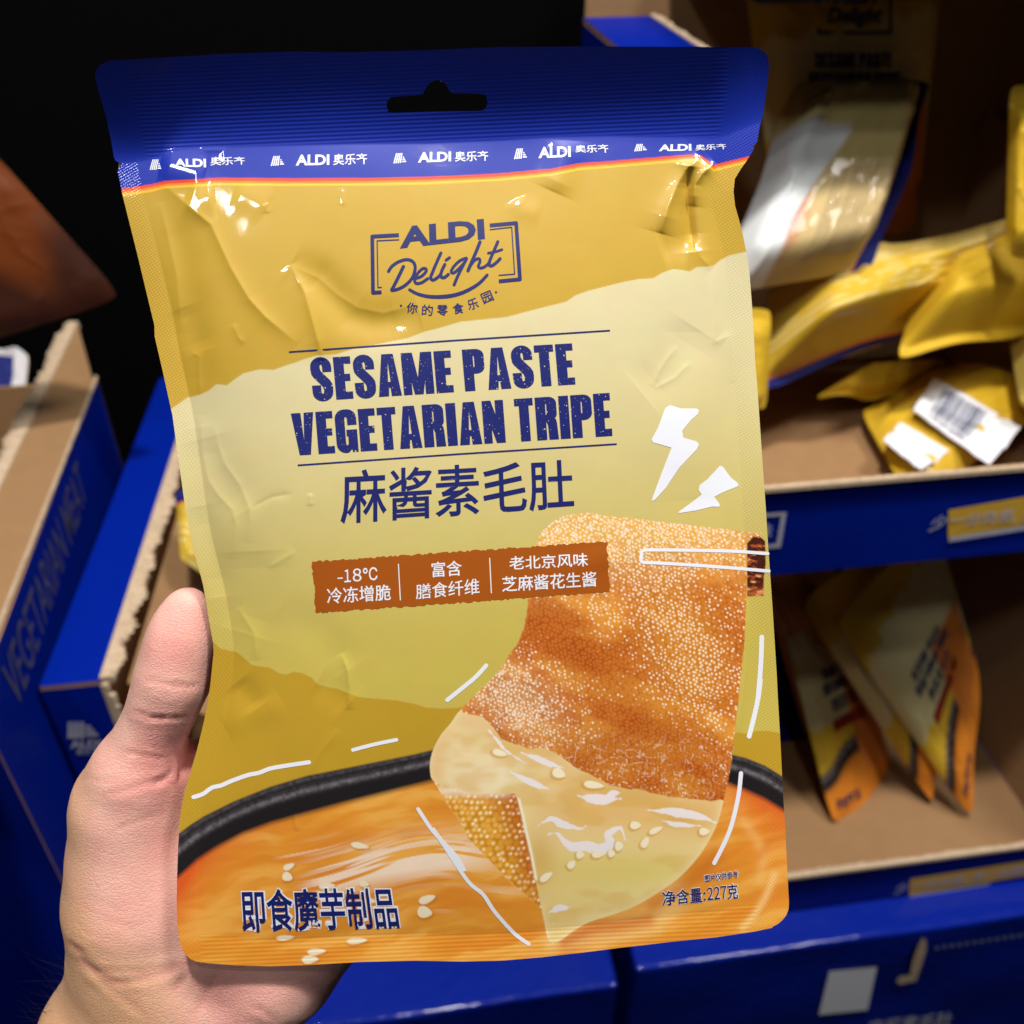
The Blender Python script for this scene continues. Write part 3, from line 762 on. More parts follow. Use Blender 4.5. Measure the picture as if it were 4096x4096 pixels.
QB = QB[poly_sdf(Bx[QB].mean(1), By[QB].mean(1), HOLE) > 14]
mesh_np('back_panel', PB, QB, M_BACK, pouch, uv=np.stack([Bx, By], 1)/1000)

def on_pouch(name, V, T, mat, parent, lift=.00008, step=36):
    V, T = refine(V, T, step)
    Xv, Yv = V[:, 0], V[:, 1]
    n = surf_normals(Xv, Yv)
    P = surf(Xv, Yv, lift)
    # faces towards the viewer
    F = []
    for t in T:
        nn = np.cross(P[t[1]]-P[t[0]], P[t[2]]-P[t[0]])
        F.append(t if nn@NP > 0 else tuple(reversed(t)))
    return mesh_np(name, P, F, mat, parent, uv=V/1000, normals=n)
def run_tris(chars, off=0.0):
    # separate glyphs set side by side: (character, x0, x1, y0, y1) in a 0..1 box
    parts = []
    for ch, x0, x1, y0, y1 in chars:
        V, T = text_tris(ch, off); parts.append((V*np.array([x1-x0, y1-y0])+np.array([x0, y0]), T))
    return join_flat(parts)
def txt_on(name, s, quad, mat, parent, off=0.0, shear=0.0, lift=.00008):
    V, T = text_tris(s, off, shear); return on_pouch(name, to_quad(V, quad), T, mat, parent, lift)

# brand band: five printed marks with lettering
def mark_tris(quad):
    polys = []
    for i in range(4):
        x0 = i*.155; polys.append([(x0+.16, 0), (x0+.265, 0), (x0+.105, 1), (x0, 1)])
    fan = []
    for i, y in enumerate((.34, .56, .78)):
        a, b = y, y+.15
        fan.append([(.72+.0*a-.16*(a-.5), a), (.62+.30*a+.08, a), (.62+.30*b+.08, b), (.72-.16*(b-.5), b)])
    V, T = cdt_union(polys+fan)
    return to_quad(V, quad), T
def c1q(a): return c1(a)
bands = [(c1([(418, 742), (478, 742), (478, 798), (412, 800)]), c1([(550, 738), (722, 738), (724, 786), (552, 780)]), c1([(746, 728), (938, 728), (938, 770), (747, 776)])),
         (c1([(1085, 724), (1148, 722), (1158, 774), (1080, 778)]), c1([(1220, 716), (1404, 714), (1404, 772), (1218, 776)]), c1([(1425, 712), (1614, 708), (1614, 768), (1425, 774)])),
         (c1([(1762, 708), (1825, 706), (1832, 760), (1757, 764)]), c1([(1895, 702), (2076, 698), (2076, 752), (1893, 760)]), c2([(163, 698), (350, 694), (350, 750), (165, 754)])),
         (c2([(497, 682), (556, 680), (566, 735), (491, 741)]), c2([(628, 674), (803, 668), (805, 728), (626, 736)]), c2([(828, 664), (1012, 658), (1014, 706), (830, 703)])),
         (c2([(1160, 657), (1218, 656), (1228, 693), (1154, 698)]), c2([(1294, 660), (1470, 656), (1470, 693), (1290, 697)]), c2([(1492, 660), (1662, 655), (1664, 685), (1492, 694)]))]
for mq, aq, cq in bands:
    bm_ = on_pouch('stripe_mark', *mark_tris(mq), M_WHITE, band)
    txt_on('brand_lettering', 'ALDI', aq, M_WHITE, band, .035)
    txt_on('brand_lettering', '奥乐齐', cq, M_WHITE, band, .014)

# emblem
emb = None
emb_lines = [(cL([(472, 338), (215, 352), (222, 895), (305, 890)]), 15), (cL([(475, 383), (262, 393), (270, 845), (308, 843)]), 4.6),
             (cL([(1350, 245), (1605, 222), (1642, 765), (1438, 785)]), 15), (cL([(1350, 285), (1562, 262), (1590, 715), (1435, 727)]), 4.6)]
def bracket(pts, w):
    P = np.array(pts, float); polys = []
    for i in range(len(P)-1):
        polys += ribbon(P[[i, i+1]], w, False)
        if i < len(P)-2: polys.append([P[i+1]+w/2*np.array([math.cos(t), math.sin(t)]) for t in np.linspace(0, 2*math.pi, 12, endpoint=False)])
    return polys
for k in (0, 1, 2, 3):
    on_pouch('emblem_bracket' if k in (0, 2) else 'bracket_inline', *cdt_union(bracket(*emb_lines[k])), M_NAVY, front)
frame = front
txt_on('emblem_lettering', 'ALDI', cL([(478, 260), (1292, 180), (1304, 375), (481, 468)]), M_NAVY, frame, .042)
scr = []
def sc(pts, w): scr.append((spline(cL(pts), 6), w*.414))
sc([(372, 688), (405, 640), (465, 598), (540, 575), (598, 588), (628, 632), (622, 700), (588, 770), (520, 832), (450, 864), (405, 872)], 30)
sc([(516, 642), (470, 738), (430, 818), (403, 866)], 32)
sc([(632, 757), (688, 737), (733, 692), (733, 664), (700, 663), (655, 706), (624, 766), (640, 804), (690, 798), (752, 758)], 28)
sc([(878, 512), (838, 600), (800, 690), (780, 748), (802, 772), (845, 748), (880, 712)], 30)
sc([(916, 622), (884, 690), (880, 738), (910, 748), (950, 718)], 30)
sc([(962, 556), (928, 580)], 28)
sc([(1122, 560), (1062, 585), (1004, 640), (978, 690), (1004, 702), (1062, 652), (1116, 590)], 28)
sc([(1126, 566), (1082, 650), (1042, 732), (1006, 818)], 30)
sc([(1256, 404), (1222, 490), (1174, 600), (1140, 682)], 32)
sc([(1150, 655), (1200, 585), (1244, 566), (1256, 592), (1240, 640), (1268, 656), (1312, 636), (1350, 600)], 28)
sc([(1428, 402), (1390, 490), (1352, 580), (1342, 622), (1370, 634), (1418, 600), (1450, 566)], 30)
sc([(1336, 512), (1400, 500), (1468, 478)], 24)
on_pouch('script_lettering', *stroke_tris(scr), M_NAVY, frame)
smile = spline(cL([(575, 865), (650, 905), (750, 930), (870, 935), (1000, 920), (1120, 880), (1240, 810), (1325, 725)]), 5)
on_pouch('smile_stroke', *stroke_tris([(smile, np.interp(np.linspace(0, 1, len(smile)), [0, .5, 1], [11, 16, 12]))]), M_NAVY, frame)
parts = []
for ch, (x, y), a in zip('你的零食乐园', [(600, 1043), (748, 1063), (893, 1066), (1045, 1047), (1187, 1003), (1325, 937)], [9, 4, -1, -8, -16, -23]):
    V, T = text_tris(ch, .012); (cx, cy), = cL([(x, y)]); r = math.radians(a); h = 106*.414/2
    V = (V-.5)*2*h; V = np.stack([V[:, 0]*math.cos(r)-V[:, 1]*math.sin(r)+cx, V[:, 0]*math.sin(r)+V[:, 1]*math.cos(r)+cy], 1)
    parts.append((V, T))
for x, y in ((492, 1020), (1410, 890)):
    (cx, cy), = cL([(x, y)])
    parts.append(cdt_union([[(cx+4.5*math.cos(t), cy+4.5*math.sin(t)) for t in np.linspace(0, 6.28, 12, endpoint=False)]]))
on_pouch('slogan_lettering', *join_flat(parts), M_NAVY, frame)

# title block
for s, q in (('SESAME PASTE', [(1237, 1434), (2288, 1373), (2302, 1537), (1252, 1604)]), ('VEGETARIAN TRIPE', [(1163, 1654), (2438, 1571), (2450, 1743), (1177, 1822)])):
    V, T = poster_text(s); on_pouch('title_lettering', to_quad(V, q), T, M_TITLE, front)
for a, b in (((1156, 1408), (2440, 1322)), ((1191, 1861), (2467, 1776))):
    on_pouch('rule_line', *stroke_tris([(np.array([a, ((a[0]+b[0])/2, (a[1]+b[1])/2-2), b]), 6.5)], False), M_NAVY, front)
txt_on('chinese_title_lettering', '麻酱素毛肚', [(1364, 1882), (2288, 1834), (2298, 2034), (1362, 2098)], M_NAVY, front, .010)

# brown claim banner with ragged edge
bq = [(1248, 2247), (2428, 2166), (2439, 2367), (1264, 2452)]
bp_ = []
for i in range(4):
    a, b = np.array(bq[i], float), np.array(bq[(i+1) % 4], float); L_ = np.hypot(*(b-a)); m = int(L_/9)
    nrm = np.array([-(b-a)[1], (b-a)[0]])/L_
    for j in range(m): bp_.append(a+(b-a)*j/m+nrm*RNG.uniform(-4, 4)*(j > 0))
banner = on_pouch('claim_banner', *cdt_union([bp_]), M_BROWN, front, .00006)
c3w = lambda p: c3(p)
on_pouch('banner_lettering', to_quad(*[(lambda r: r[0])(run_tris([('－', 0, .13, .60, .70), ('１', .17, .33, .02, 1), ('８', .38, .60, 0, 1), ('℃', .64, 1, 0, 1)], .010))], c3([(1310, 1352), (1530, 1335), (1533, 1408), (1312, 1424)])), run_tris([('－', 0, .13, .60, .70), ('１', .17, .33, .02, 1), ('８', .38, .60, 0, 1), ('℃', .64, 1, 0, 1)], .010)[1], M_WHITE, banner, .00013)
for s, q in (('冷冻增脆', c3([(1250, 1452), (1603, 1430), (1606, 1520), (1254, 1541)])),
             ('富含', c4([(33, 1222), (188, 1211), (191, 1291), (35, 1301)])), ('膳食纤维', [(1662, 2338), (1917, 2312), (1919, 2376), (1664, 2398)]),
             ('老北京风味', c4([(433, 1192), (838, 1173), (841, 1244), (435, 1263)])), ('芝麻酱花生酱', c4([(396, 1296), (883, 1268), (886, 1347), (398, 1376)]))):
    txt_on('banner_lettering', s, q, M_WHITE, banner, .010, lift=.00013)
for a, b in ((c3([(1647, 1318)])[0], c3([(1658, 1520)])[0]), (c4([(333, 1200)])[0], c4([(342, 1382)])[0])):
    on_pouch('divider_line', *stroke_tris([(np.array([a, b]), 4)], False), M_WHITE, banner, .00013)

# white doodles
for p in (c4([(1237, 430), (1260, 413), (1320, 430), (1400, 430), (1412, 440), (1405, 460), (1370, 490), (1325, 545), (1330, 580), (1400, 600), (1412, 615), (1400, 640), (1310, 735), (1240, 840), (1185, 900), (1168, 908), (1172, 890), (1220, 760), (1270, 632), (1175, 605), (1167, 590), (1200, 530)]),
          c4([(1520, 725), (1535, 730), (1575, 785), (1612, 815), (1615, 830), (1595, 838), (1540, 860), (1490, 885), (1520, 925), (1515, 937), (1480, 935), (1400, 955), (1305, 970), (1310, 960), (1380, 910), (1425, 875), (1410, 850), (1415, 825), (1455, 795)])):
    on_pouch('lightning_bolt', *cdt_union([p]), M_WHITE, front)
for par, pts, w in ((front, c4([(1735, 1608), (1730, 1750), (1715, 1932)])+c6([(1728, 150), (1710, 280), (1670, 445)]), 19), (front, c6([(315, 80), (260, 140), (200, 190), (115, 258)]), 17),
               (sauce, c6([(1628, 635), (1615, 750), (1580, 900), (1540, 1000), (1490, 1098)]), 17), (sauce, c5([(1618, 878), (1700, 1000), (1820, 1130), (1870, 1220)])+c6([(40, 920), (100, 1010), (220, 1190), (300, 1260), (360, 1350), (460, 1460), (535, 1515)]), 15),
               (front, c5([(378, 812), (430, 795), (480, 760), (530, 748), (590, 722), (680, 690), (740, 678), (800, 655), (900, 637), (1015, 620)]), 17), (front, c5([(1258, 552), (1380, 520), (1498, 496)]), 15)):
    on_pouch('accent_stroke', *stroke_tris([(spline(pts, 4), w)]), M_WHITE, par)
on_pouch('chopstick_outline', *stroke_tris([(spline(c4([(1766, 1178), (1600, 1166), (1400, 1161), (1180, 1159), (1122, 1164), (1114, 1195), (1120, 1221), (1200, 1226), (1400, 1238), (1600, 1253), (1772, 1268)]), 4), 13)]), M_WHITE, tripe)

WEIGHT = [('净', 0, .175, 0, 1), ('含', .185, .355, 0, 1), ('量', .365, .525, .03, 1), (':', .545, .57, .35, .92), ('２', .595, .67, .06, .92), ('２', .685, .76, .06, .92), ('７', .775, .85, .06, .92), ('克', .86, 1, 0, 1)]
def glyphs(s, off): return run_tris(WEIGHT, off) if s.startswith('净') else text_tris(s, off)
# small print, navy with a white edge
for nm, s, q, off in (('product_type_lettering', '即食魔芋制品', c5([(635, 1320), (1483, 1308), (1518, 1540), (650, 1565)]), .016),
                  ('notice_lettering', '图片仅供参考', c6([(1440, 1160), (1612, 1135), (1615, 1172), (1442, 1196)]), .006),
                  ('weight_lettering', '净含量:227克', c6([(1222, 1243), (1610, 1203), (1615, 1280), (1225, 1318)]), .010)):
    q = np.array(q); w = np.hypot(*(q[1]-q[0])); g = 5.0 if w > 500 else 2.2
    V, T = glyphs(s, off); base = to_quad(V, q)
    V2, T2 = glyphs(s, off+.035); big = to_quad(V2, [q[0]+(-g, -g), q[1]+(g, -g), q[2]+(g, g), q[3]+(-g, g)])
    o = on_pouch(nm, base, T, M_NAVY, sauce, .00016)
    on_pouch('white_outline', big, T2, M_WHITE, o, .00009)

# ------------------------------------------------------------------ the hand: one continuous skin from a smooth union of limbs
NC = np.array([NP@R0, NP@U0, -(NP@FW)])          # pouch plane normal in camera axes
def plane_depth(px, py):
    return CP/(NC@np.array([(px-2048)/FPX, -(py-2048)/FPX, -1.0]))
def cpt(px, py, off):
    d = plane_depth(px, py)+off*.001
    return np.array([(px-2048)/FPX*d, -(py-2048)/FPX*d, -d])
# chains of (photo px, px, mm behind the pouch plane, radius mm)
CHAINS = [
    [(752, 2428, 5, 5.2), (736, 2500, 5.5, 7.0), (716, 2600, 6, 8.3), (690, 2720, 6.5, 8.9), (650, 2830, 8, 8.2), (598, 2950, 10, 8.4), (560, 3080, 13, 10.6), (530, 3180, 17, 13)],      # thumb
    [(566, 3110, 15, 11), (550, 3250, 19, 16), (555, 3420, 21, 18.2), (562, 3600, 22, 19.6), (585, 3740, 23, 19), (640, 3900, 25, 18)],      # thenar
    [(520, 3900, 26, 16.5), (430, 4130, 30, 18.5), (320, 4450, 34, 19), (200, 4800, 36, 20)],          # wrist, thumb side
    [(1270, 3650, 22, 16.5), (1105, 3850, 24, 17), (800, 4130, 28, 17.5), (700, 4450, 32, 19), (560, 4800, 34, 20)],      # wrist, little finger side
    [(700, 3900, 24, 17), (640, 4150, 28, 19), (520, 4480, 32, 20), (380, 4800, 34, 20)],
    [(600, 3180, 19, 12), (790, 3110, 22, 9.5), (1000, 3060, 22, 11)],                                 # web to the index
    [(650, 3600, 22, 16), (900, 3330, 23, 13), (1010, 3080, 21, 11), (1250, 2640, 17, 9.4), (1400, 2340, 15, 8.4), (1490, 2120, 14, 7.2)],
    [(800, 3700, 23, 16), (1060, 3400, 23, 13), (1190, 3150, 21, 11), (1500, 2690, 17, 9.6), (1700, 2370, 15, 8.6), (1820, 2150, 14, 7.3)],
    [(950, 3750, 23, 16), (1200, 3500, 23, 13), (1350, 3260, 21, 10.5), (1720, 2860, 17, 9.2), (1950, 2590, 15, 8.2), (2070, 2420, 14, 7.0)],
    [(1050, 3750, 23, 15), (1290, 3580, 22, 13), (1480, 3400, 20, 10), (1850, 3120, 17, 8.0), (2050, 2960, 15, 7.2), (2170, 2860, 14, 6.2)],
    [(700, 3500, 24, 14), (1000, 3450, 24, 14), (1250, 3560, 24, 13)],
]
HS = .0011
segs = []
for ch in CHAINS:
    pr = [(cpt(*c[:3]), c[3]*.001) for c in ch]
    segs.append([(pr[i][0], pr[i+1][0], pr[i][1], pr[i+1][1]) for i in range(len(pr)-1)])
allp = np.array([p for ch in CHAINS for p in [cpt(*c[:3]) for c in ch]])
lo, hi = allp.min(0)-.024, allp.max(0)+.024
lo[1] = max(lo[1], cpt(400, 4700, 30)[1])
gxs = [np.arange(lo[i], hi[i], HS) for i in range(3)]
GX, GY, GZ = np.meshgrid(*gxs, indexing='ij')
GX, GY, GZ = GX.astype(np.float32), GY.astype(np.float32), GZ.astype(np.float32)
def smin(a, b, k):
    h = np.clip(.5+.5*(b-a)/k, 0, 1); return b+(a-b)*h-k*h*(1-h)
vol = None
for ci, ss in enumerate(segs):
    cv = None
    for a, b, ra, rb in ss:
        ba = (b-a).astype(np.float32); l2 = float(ba@ba)
        t = np.clip(((GX-a[0])*ba[0]+(GY-a[1])*ba[1]+(GZ-a[2])*ba[2])/l2, 0, 1)
        d = np.sqrt((GX-a[0]-t*ba[0])**2+(GY-a[1]-t*ba[1])**2+(GZ-a[2]-t*ba[2])**2)-(ra+(rb-ra)*t)
        cv = d if cv is None else smin(cv, d, np.float32(.004))
    if vol is None: vol = cv
    else: vol = smin(vol, cv, np.float32(.009 if ci in (1, 2, 3, 4, 10) else .0045))
del GX, GY, GZ
def surface_nets(v, org, h):
    s = v < 0
    nx, ny, nz = v.shape
    acc = np.zeros((nx-1, ny-1, nz-1, 3), np.float32); cnt = np.zeros((nx-1, ny-1, nz-1), np.float32)
    corners = [(i, j, k) for i in (0, 1) for j in (0, 1) for k in (0, 1)]
    sl = lambda c: (slice(c[0], nx-1+c[0]), slice(c[1], ny-1+c[1]), slice(c[2], nz-1+c[2]))
    for a in corners:
        for ax in range(3):
            if a[ax]: continue
            b = list(a); b[ax] = 1
            va, vb = v[sl(a)], v[sl(b)]
            m = (va < 0) != (vb < 0)
            t = np.where(m, va/np.where(m, va-vb, 1), 0)
            for q in range(3):
                acc[..., q] += np.where(m, a[q]+(t if q == ax else 0), 0)
            cnt += m
    act = cnt > 0
    ids = -np.ones(act.shape, np.int64); ids[act] = np.arange(act.sum())
    base = np.stack(np.nonzero(act), 1)
    V = (base+acc[act]/cnt[act][:, None])*h+org
    F = []
    for ax in range(3):
        o1, o2 = [q for q in range(3) if q != ax]
        a = [slice(0, n) for n in v.shape]; b = [slice(0, n) for n in v.shape]
        a[ax] = slice(0, -1); b[ax] = slice(1, None)
        sa, sb = s[tuple(a)], s[tuple(b)]
        e = np.stack(np.nonzero(sa != sb), 1)
        ok = (e[:, o1] > 0) & (e[:, o2] > 0) & (e[:, o1] < act.shape[o1]) & (e[:, o2] < act.shape[o2]) & (e[:, ax] < act.shape[ax])
        e = e[ok]
        flip = sa[tuple(e.T)]
        def idf(d1, d2):
            q = e.copy(); q[:, o1] -= d1; q[:, o2] -= d2; return ids[tuple(q.T)]
        quad = np.stack([idf(1, 1), idf(0, 1), idf(0, 0), idf(1, 0)], 1)
        if ax == 1: flip = ~flip
        quad[~flip] = quad[~flip][:, ::-1]
        F.append(quad)
    return V, np.concatenate(F)
HV, HF = surface_nets(vol, lo, HS)
nb = np.zeros((len(HV), 3)); c_ = np.zeros(len(HV))
for _ in range(4):                              # relax
    nb[:] = 0; c_[:] = 0
    for i in range(4):
        np.add.at(nb, HF[:, i], HV[HF[:, (i+1) % 4]]+HV[HF[:, (i-1) % 4]]); np.add.at(c_, HF[:, i], 2)
    HV = HV*.4+.6*nb/np.maximum(c_, 1)[:, None]
def vnorm(V, F):
    f = np.cross(V[F[:, 2]]-V[F[:, 0]], V[F[:, 3]]-V[F[:, 1]]); n = np.zeros_like(V)
    for i in range(4): np.add.at(n, F[:, i], f)
    return n/np.maximum(np.linalg.norm(n, axis=1, keepdims=True), 1e-20)
hn = vnorm(HV, HF)
hpx = 2048+FPX*HV[:, 0]/-HV[:, 2]; hpy = 2048-FPX*HV[:, 1]/-HV[:, 2]
front_f = np.clip(hn[:, 2]*2.5, 0, 1)           # creases sit on the palm side
FOLDS = [(c7([(1095, 800), (1160, 825), (1250, 842), (1400, 858), (1480, 862), (1565, 848)]), .55, 7), (c7([(1100, 1120), (1250, 1106), (1380, 1108), (1465, 1098)]), .5, 7), (c7([(1130, 880), (1300, 905), (1500, 900)]), .22, 6),
         (c7([(1385, 1380), (1400, 1440), (1405, 1500), (1385, 1610)]), 1.1, 9), (c7([(930, 1372), (1050, 1385), (1200, 1412), (1330, 1418)]), .32, 7), (c7([(1180, 1610), (1260, 1580), (1310, 1545), (1345, 1500)]), .6, 10),
         (c7([(1265, 465), (1330, 470), (1400, 462)]), .18, 5), (c7([(1255, 552), (1380, 562), (1500, 568)]), .2, 5), (c7([(1000, 1050), (1120, 1080), (1250, 1110)]), .3, 8), (c7([(1060, 1310), (1150, 1330), (1290, 1360)]), .2, 6),
         (c7([(800, 1700), (1000, 1650), (1200, 1600), (1380, 1620)]), .3, 10), (c7([(640, 1560), (820, 1600), (960, 1580)]), .2, 9),
         (c8([(380, 1000), (400, 1060), (450, 1120), (540, 1170), (640, 1230), (720, 1300)]), .36, 13), (c8([(430, 1090), (520, 1190), (640, 1290), (760, 1390)]), .36, 12), (c8([(350, 990), (390, 1030), (440, 1050)]), .4, 9),
         (c8([(560, 1200), (700, 1190), (860, 1150), (980, 1090)]), .4, 12), (c8([(500, 1130), (640, 1150), (800, 1130), (920, 1100)]), .3, 10), (c8([(980, 1080), (960, 1160), (900, 1250)]), .4, 14), (c8([(1120, 1150), (1060, 1260), (1000, 1400)]), .35, 14),
         (c8([(1290, 1320), (1380, 1370), (1430, 1417)]), .3, 10), (c8([(470, 880), (600, 900), (760, 930)]), .14, 7), (c8([(420, 760), (540, 800), (640, 850)]), .14, 7), (c8([(580, 420), (720, 370), (840, 330)]), .16, 8), (c8([(430, 820), (560, 870), (700, 960), (800, 1010)]), .14, 7), (c8([(640, 640), (700, 720), (740, 800)]), .12, 7), (c8([(380, 880), (480, 960), (620, 1000)]), .14, 7)]
dz = np.zeros(len(HV))
for pts, amp, w in FOLDS:
    D, T, S = line_dist(hpx, hpy, spline(pts, 5), 90)
    D = D+2.5*(fbm(hpx/18, hpy/18, 201, 2)-.5)
    tap = np.clip(np.minimum(T, 1-T)*5, 0, 1)
    dz -= amp*.001*tap*(np.exp(-D/w)-.35*np.exp(-((D-2.6*w)/(1.4*w))**2))
dz += .00045*(fbm(HV[:, 0]*90, HV[:, 1]*90+HV[:, 2]*60, 205, 3)-.5)
HV = HV+hn*(dz*front_f)[:, None]
HVw = HV[:, :1]*R0+HV[:, 1:2]*U0-HV[:, 2:]*FW
flush = np.zeros(len(HV))
for (x, y), r, a in ((c7([(1430, 330)])[0], 110, .8), (c7([(1300, 620)])[0], 100, .6), (c7([(1250, 1250)])[0], 120, .6), (c7([(1250, 1560)])[0], 130, .8), (c8([(830, 560)])[0], 170, .55), (c8([(620, 200)])[0], 150, .3), (c8([(1180, 1250)])[0], 150, .7), (c8([(600, 820)])[0], 140, .3), (c7([(1440, 1450)])[0], 60, .8)):
    flush += a*np.exp(-((hpx-x)**2+(hpy-y)**2)/(r*r))
for pts, amp, w in FOLDS:
    D, T, S = line_dist(hpx, hpy, spline(pts, 5), 60); flush += .9*amp*np.exp(-(D/(w*1.1))**2)
tan_ = np.clip(sstep(3500, 3950, hpy-.35*(hpx-300))*sstep(900, 500, hpx)+sstep(420, 300, hpx)*.7, 0, 1)
skin = np.clip(np.stack([flush, tan_, 0*flush], 1), 0, 1)

def skin_mat():
    m, nt, b = new_mat('skin'); L = nt.links.new
    tc = N(nt, 'ShaderNodeTexCoord')
    at = N(nt, 'ShaderNodeAttribute', attribute_name='print'); sp = N(nt, 'ShaderNodeSeparateColor'); L(at.outputs['Color'], sp.inputs[0])
    nz = N(nt, 'ShaderNodeTexNoise'); nz.inputs['Scale'].default_value = 70; nz.inputs['Detail'].default_value = 8; nz.inputs['Roughness'].default_value = .65; L(tc.outputs['Object'], nz.inputs['Vector'])
    r = N(nt, 'ShaderNodeMapRange'); r.inputs['From Min'].default_value = .35; r.inputs['From Max'].default_value = .7; L(nz.outputs[0], r.inputs[0])
    m1 = N(nt, 'ShaderNodeMix', data_type='RGBA'); L(r.outputs[0], m1.inputs[0])
    m1.inputs[6].default_value = (*lin(241, 194, 175), 1); m1.inputs[7].default_value = (*lin(235, 170, 159), 1)
    m2 = N(nt, 'ShaderNodeMix', data_type='RGBA'); L(sp.outputs[1], m2.inputs[0]); L(m1.outputs[2], m2.inputs[6]); m2.inputs[7].default_value = (*lin(226, 176, 136), 1)
    m3 = N(nt, 'ShaderNodeMix', data_type='RGBA'); L(math_n(nt, 'MULTIPLY', sp.outputs[0], .8), m3.inputs[0]); L(m2.outputs[2], m3.inputs[6]); m3.inputs[7].default_value = (*lin(228, 148, 140), 1)
    L(m3.outputs[2], b.inputs['Base Color'])
    b.inputs['Roughness'].default_value = .46; b.inputs['Specular IOR Level'].default_value = .35
    b.inputs['Subsurface Weight'].default_value = .3; b.inputs['Subsurface Radius'].default_value = (1.0, .35, .2); b.inputs['Subsurface Scale'].default_value = .0025
    mp = N(nt, 'ShaderNodeMapping'); mp.inputs['Scale'].default_value = (1, 1.9, 1.9); mp.inputs['Rotation'].default_value = (0, .5, .4); L(tc.outputs['Object'], mp.inputs[0])
    v = N(nt, 'ShaderNodeTexVoronoi', feature='DISTANCE_TO_EDGE'); v.inputs['Scale'].default_value = 620; L(mp.outputs[0], v.inputs['Vector'])
    n2 = N(nt, 'ShaderNodeTexNoise'); n2.inputs['Scale'].default_value = 700; n2.inputs['Detail'].default_value = 4; n2.inputs['Distortion'].default_value = 1.5; L(mp.outputs[0], n2.inputs['Vector'])
    mr = N(nt, 'ShaderNodeMapRange'); mr.inputs['From Max'].default_value = .12; L(v.outputs[0], mr.inputs[0])
    h = math_n(nt, 'ADD', math_n(nt, 'MULTIPLY', mr.outputs[0], .34), math_n(nt, 'MULTIPLY', n2.outputs[0], .85))
    bp = N(nt, 'ShaderNodeBump'); bp.inputs['Strength'].default_value = .45; bp.inputs['Distance'].default_value = .0004
    L(h, bp.inputs['Height']); L(bp.outputs[0], b.inputs['Normal'])
    return m
hand = mesh_np('hand', HVw, HF, skin_mat(), None, skin)
tag(hand, 'bare left hand gripping the yellow pouch from behind with its thumb at the edge', 'hand')
# dark hairs at the wrist
M_HAIR = card_mat('hair', (.012, .010, .009), rough=.5)
HWn = hn[:, :1]*R0+hn[:, 1:2]*U0-hn[:, 2:]*FW
cand = np.nonzero((hpy > 3860) & (hpy < 4110) & (hpx < 330) & (np.abs(hn[:, 2]) < .6) & (hn[:, 0] < -.3))[0]
hv, hf = [], []
for i in RNG.choice(cand, 46) if len(cand) else []:
    p = HVw[i]; d = HWn[i]*.8+U0*RNG.uniform(-.2, 1.0)-R0*RNG.uniform(-.2, .6)+FW*RNG.uniform(-.5, .2); d /= np.linalg.norm(d)
    L_ = RNG.uniform(.006, .014); bend = U0*RNG.uniform(-.3, .7)+R0*RNG.uniform(-.4, .4)
    prev = None
    for k in range(7):
        t = k/6; c = p+d*L_*t+bend*L_*.5*t*t; r = .00006*(1-.8*t); b0 = len(hv)
        for a in range(3): hv.append(c+R0*r*math.cos(a*2.09)+U0*r*math.sin(a*2.09))
        if prev is not None:
            for a in range(3): hf.append((prev+a, prev+(a+1) % 3, b0+(a+1) % 3, b0+a))
        prev = b0
if hv:
    mesh_np('arm_hair', hv, hf, M_HAIR, hand)
# thumbnail on the far side of the thumb tip
tp = cpt(738, 2475, 5.5); tb = cpt(716, 2590, 6.0); ax_ = (tp-tb)/np.linalg.norm(tp-tb)
bk = np.array([-.75, .15, -.65]); bk -= ax_*(bk@ax_); bk /= np.linalg.norm(bk); sd_ = np.cross(ax_, bk)
nv_, nf_ = [], []
for i in range(9):
    for j in range(9):
        u, v = i/8*2-1, j/8
        ang = u*.85; rad = .0078-.0012*v
        w = tb+(tp-tb)*(.15+v*1.0)+(bk*math.cos(ang)+sd_*math.sin(ang))*rad*(1 if v < .9 else .98)
        nv_.append(w[0]*R0+w[1]*U0-w[2]*FW)
for i in range(8):
    for j in range(8): nf_.append((i*9+j, i*9+j+1, (i+1)*9+j+1, (i+1)*9+j))
mesh_np('thumbnail', nv_, nf_, card_mat('nail', lin(238, 205, 195), rough=.3, var=.03), hand)

# ------------------------------------------------------------------ cartons of the display
def slab(name, o, a, b, t, parent, outer=None, inner=None, bevel=0):
    """board panel: corner o, edges a and b, thickness t; the face on the o side is the printed outside"""
    o, a, b, t = [np.array(v, float) for v in (o, a, b, t)]
    P = [o, o+a, o+a+b, o+b, o+t, o+a+t, o+a+b+t, o+b+t]
    F = [(0, 1, 2, 3), (7, 6, 5, 4), (0, 4, 5, 1), (1, 5, 6, 2), (2, 6, 7, 3), (3, 7, 4, 0)]
    me = bpy.data.meshes.new(name); me.from_pydata([tuple(p) for p in P], [], F)
    ob = link(name, me, [outer or M_BLUE, inner or M_KRAFT], parent)
    for i, p in enumerate(me.polygons): p.material_index = 0 if i == 0 else 1
    bm = bmesh.new(); bm.from_mesh(me); bmesh.ops.recalc_face_normals(bm, faces=bm.faces)
    if bevel:
        bmesh.ops.bevel(bm, geom=bm.edges[:], offset=bevel, segments=3, affect='EDGES', profile=.5)
    bm.to_mesh(me); bm.free()
    return ob
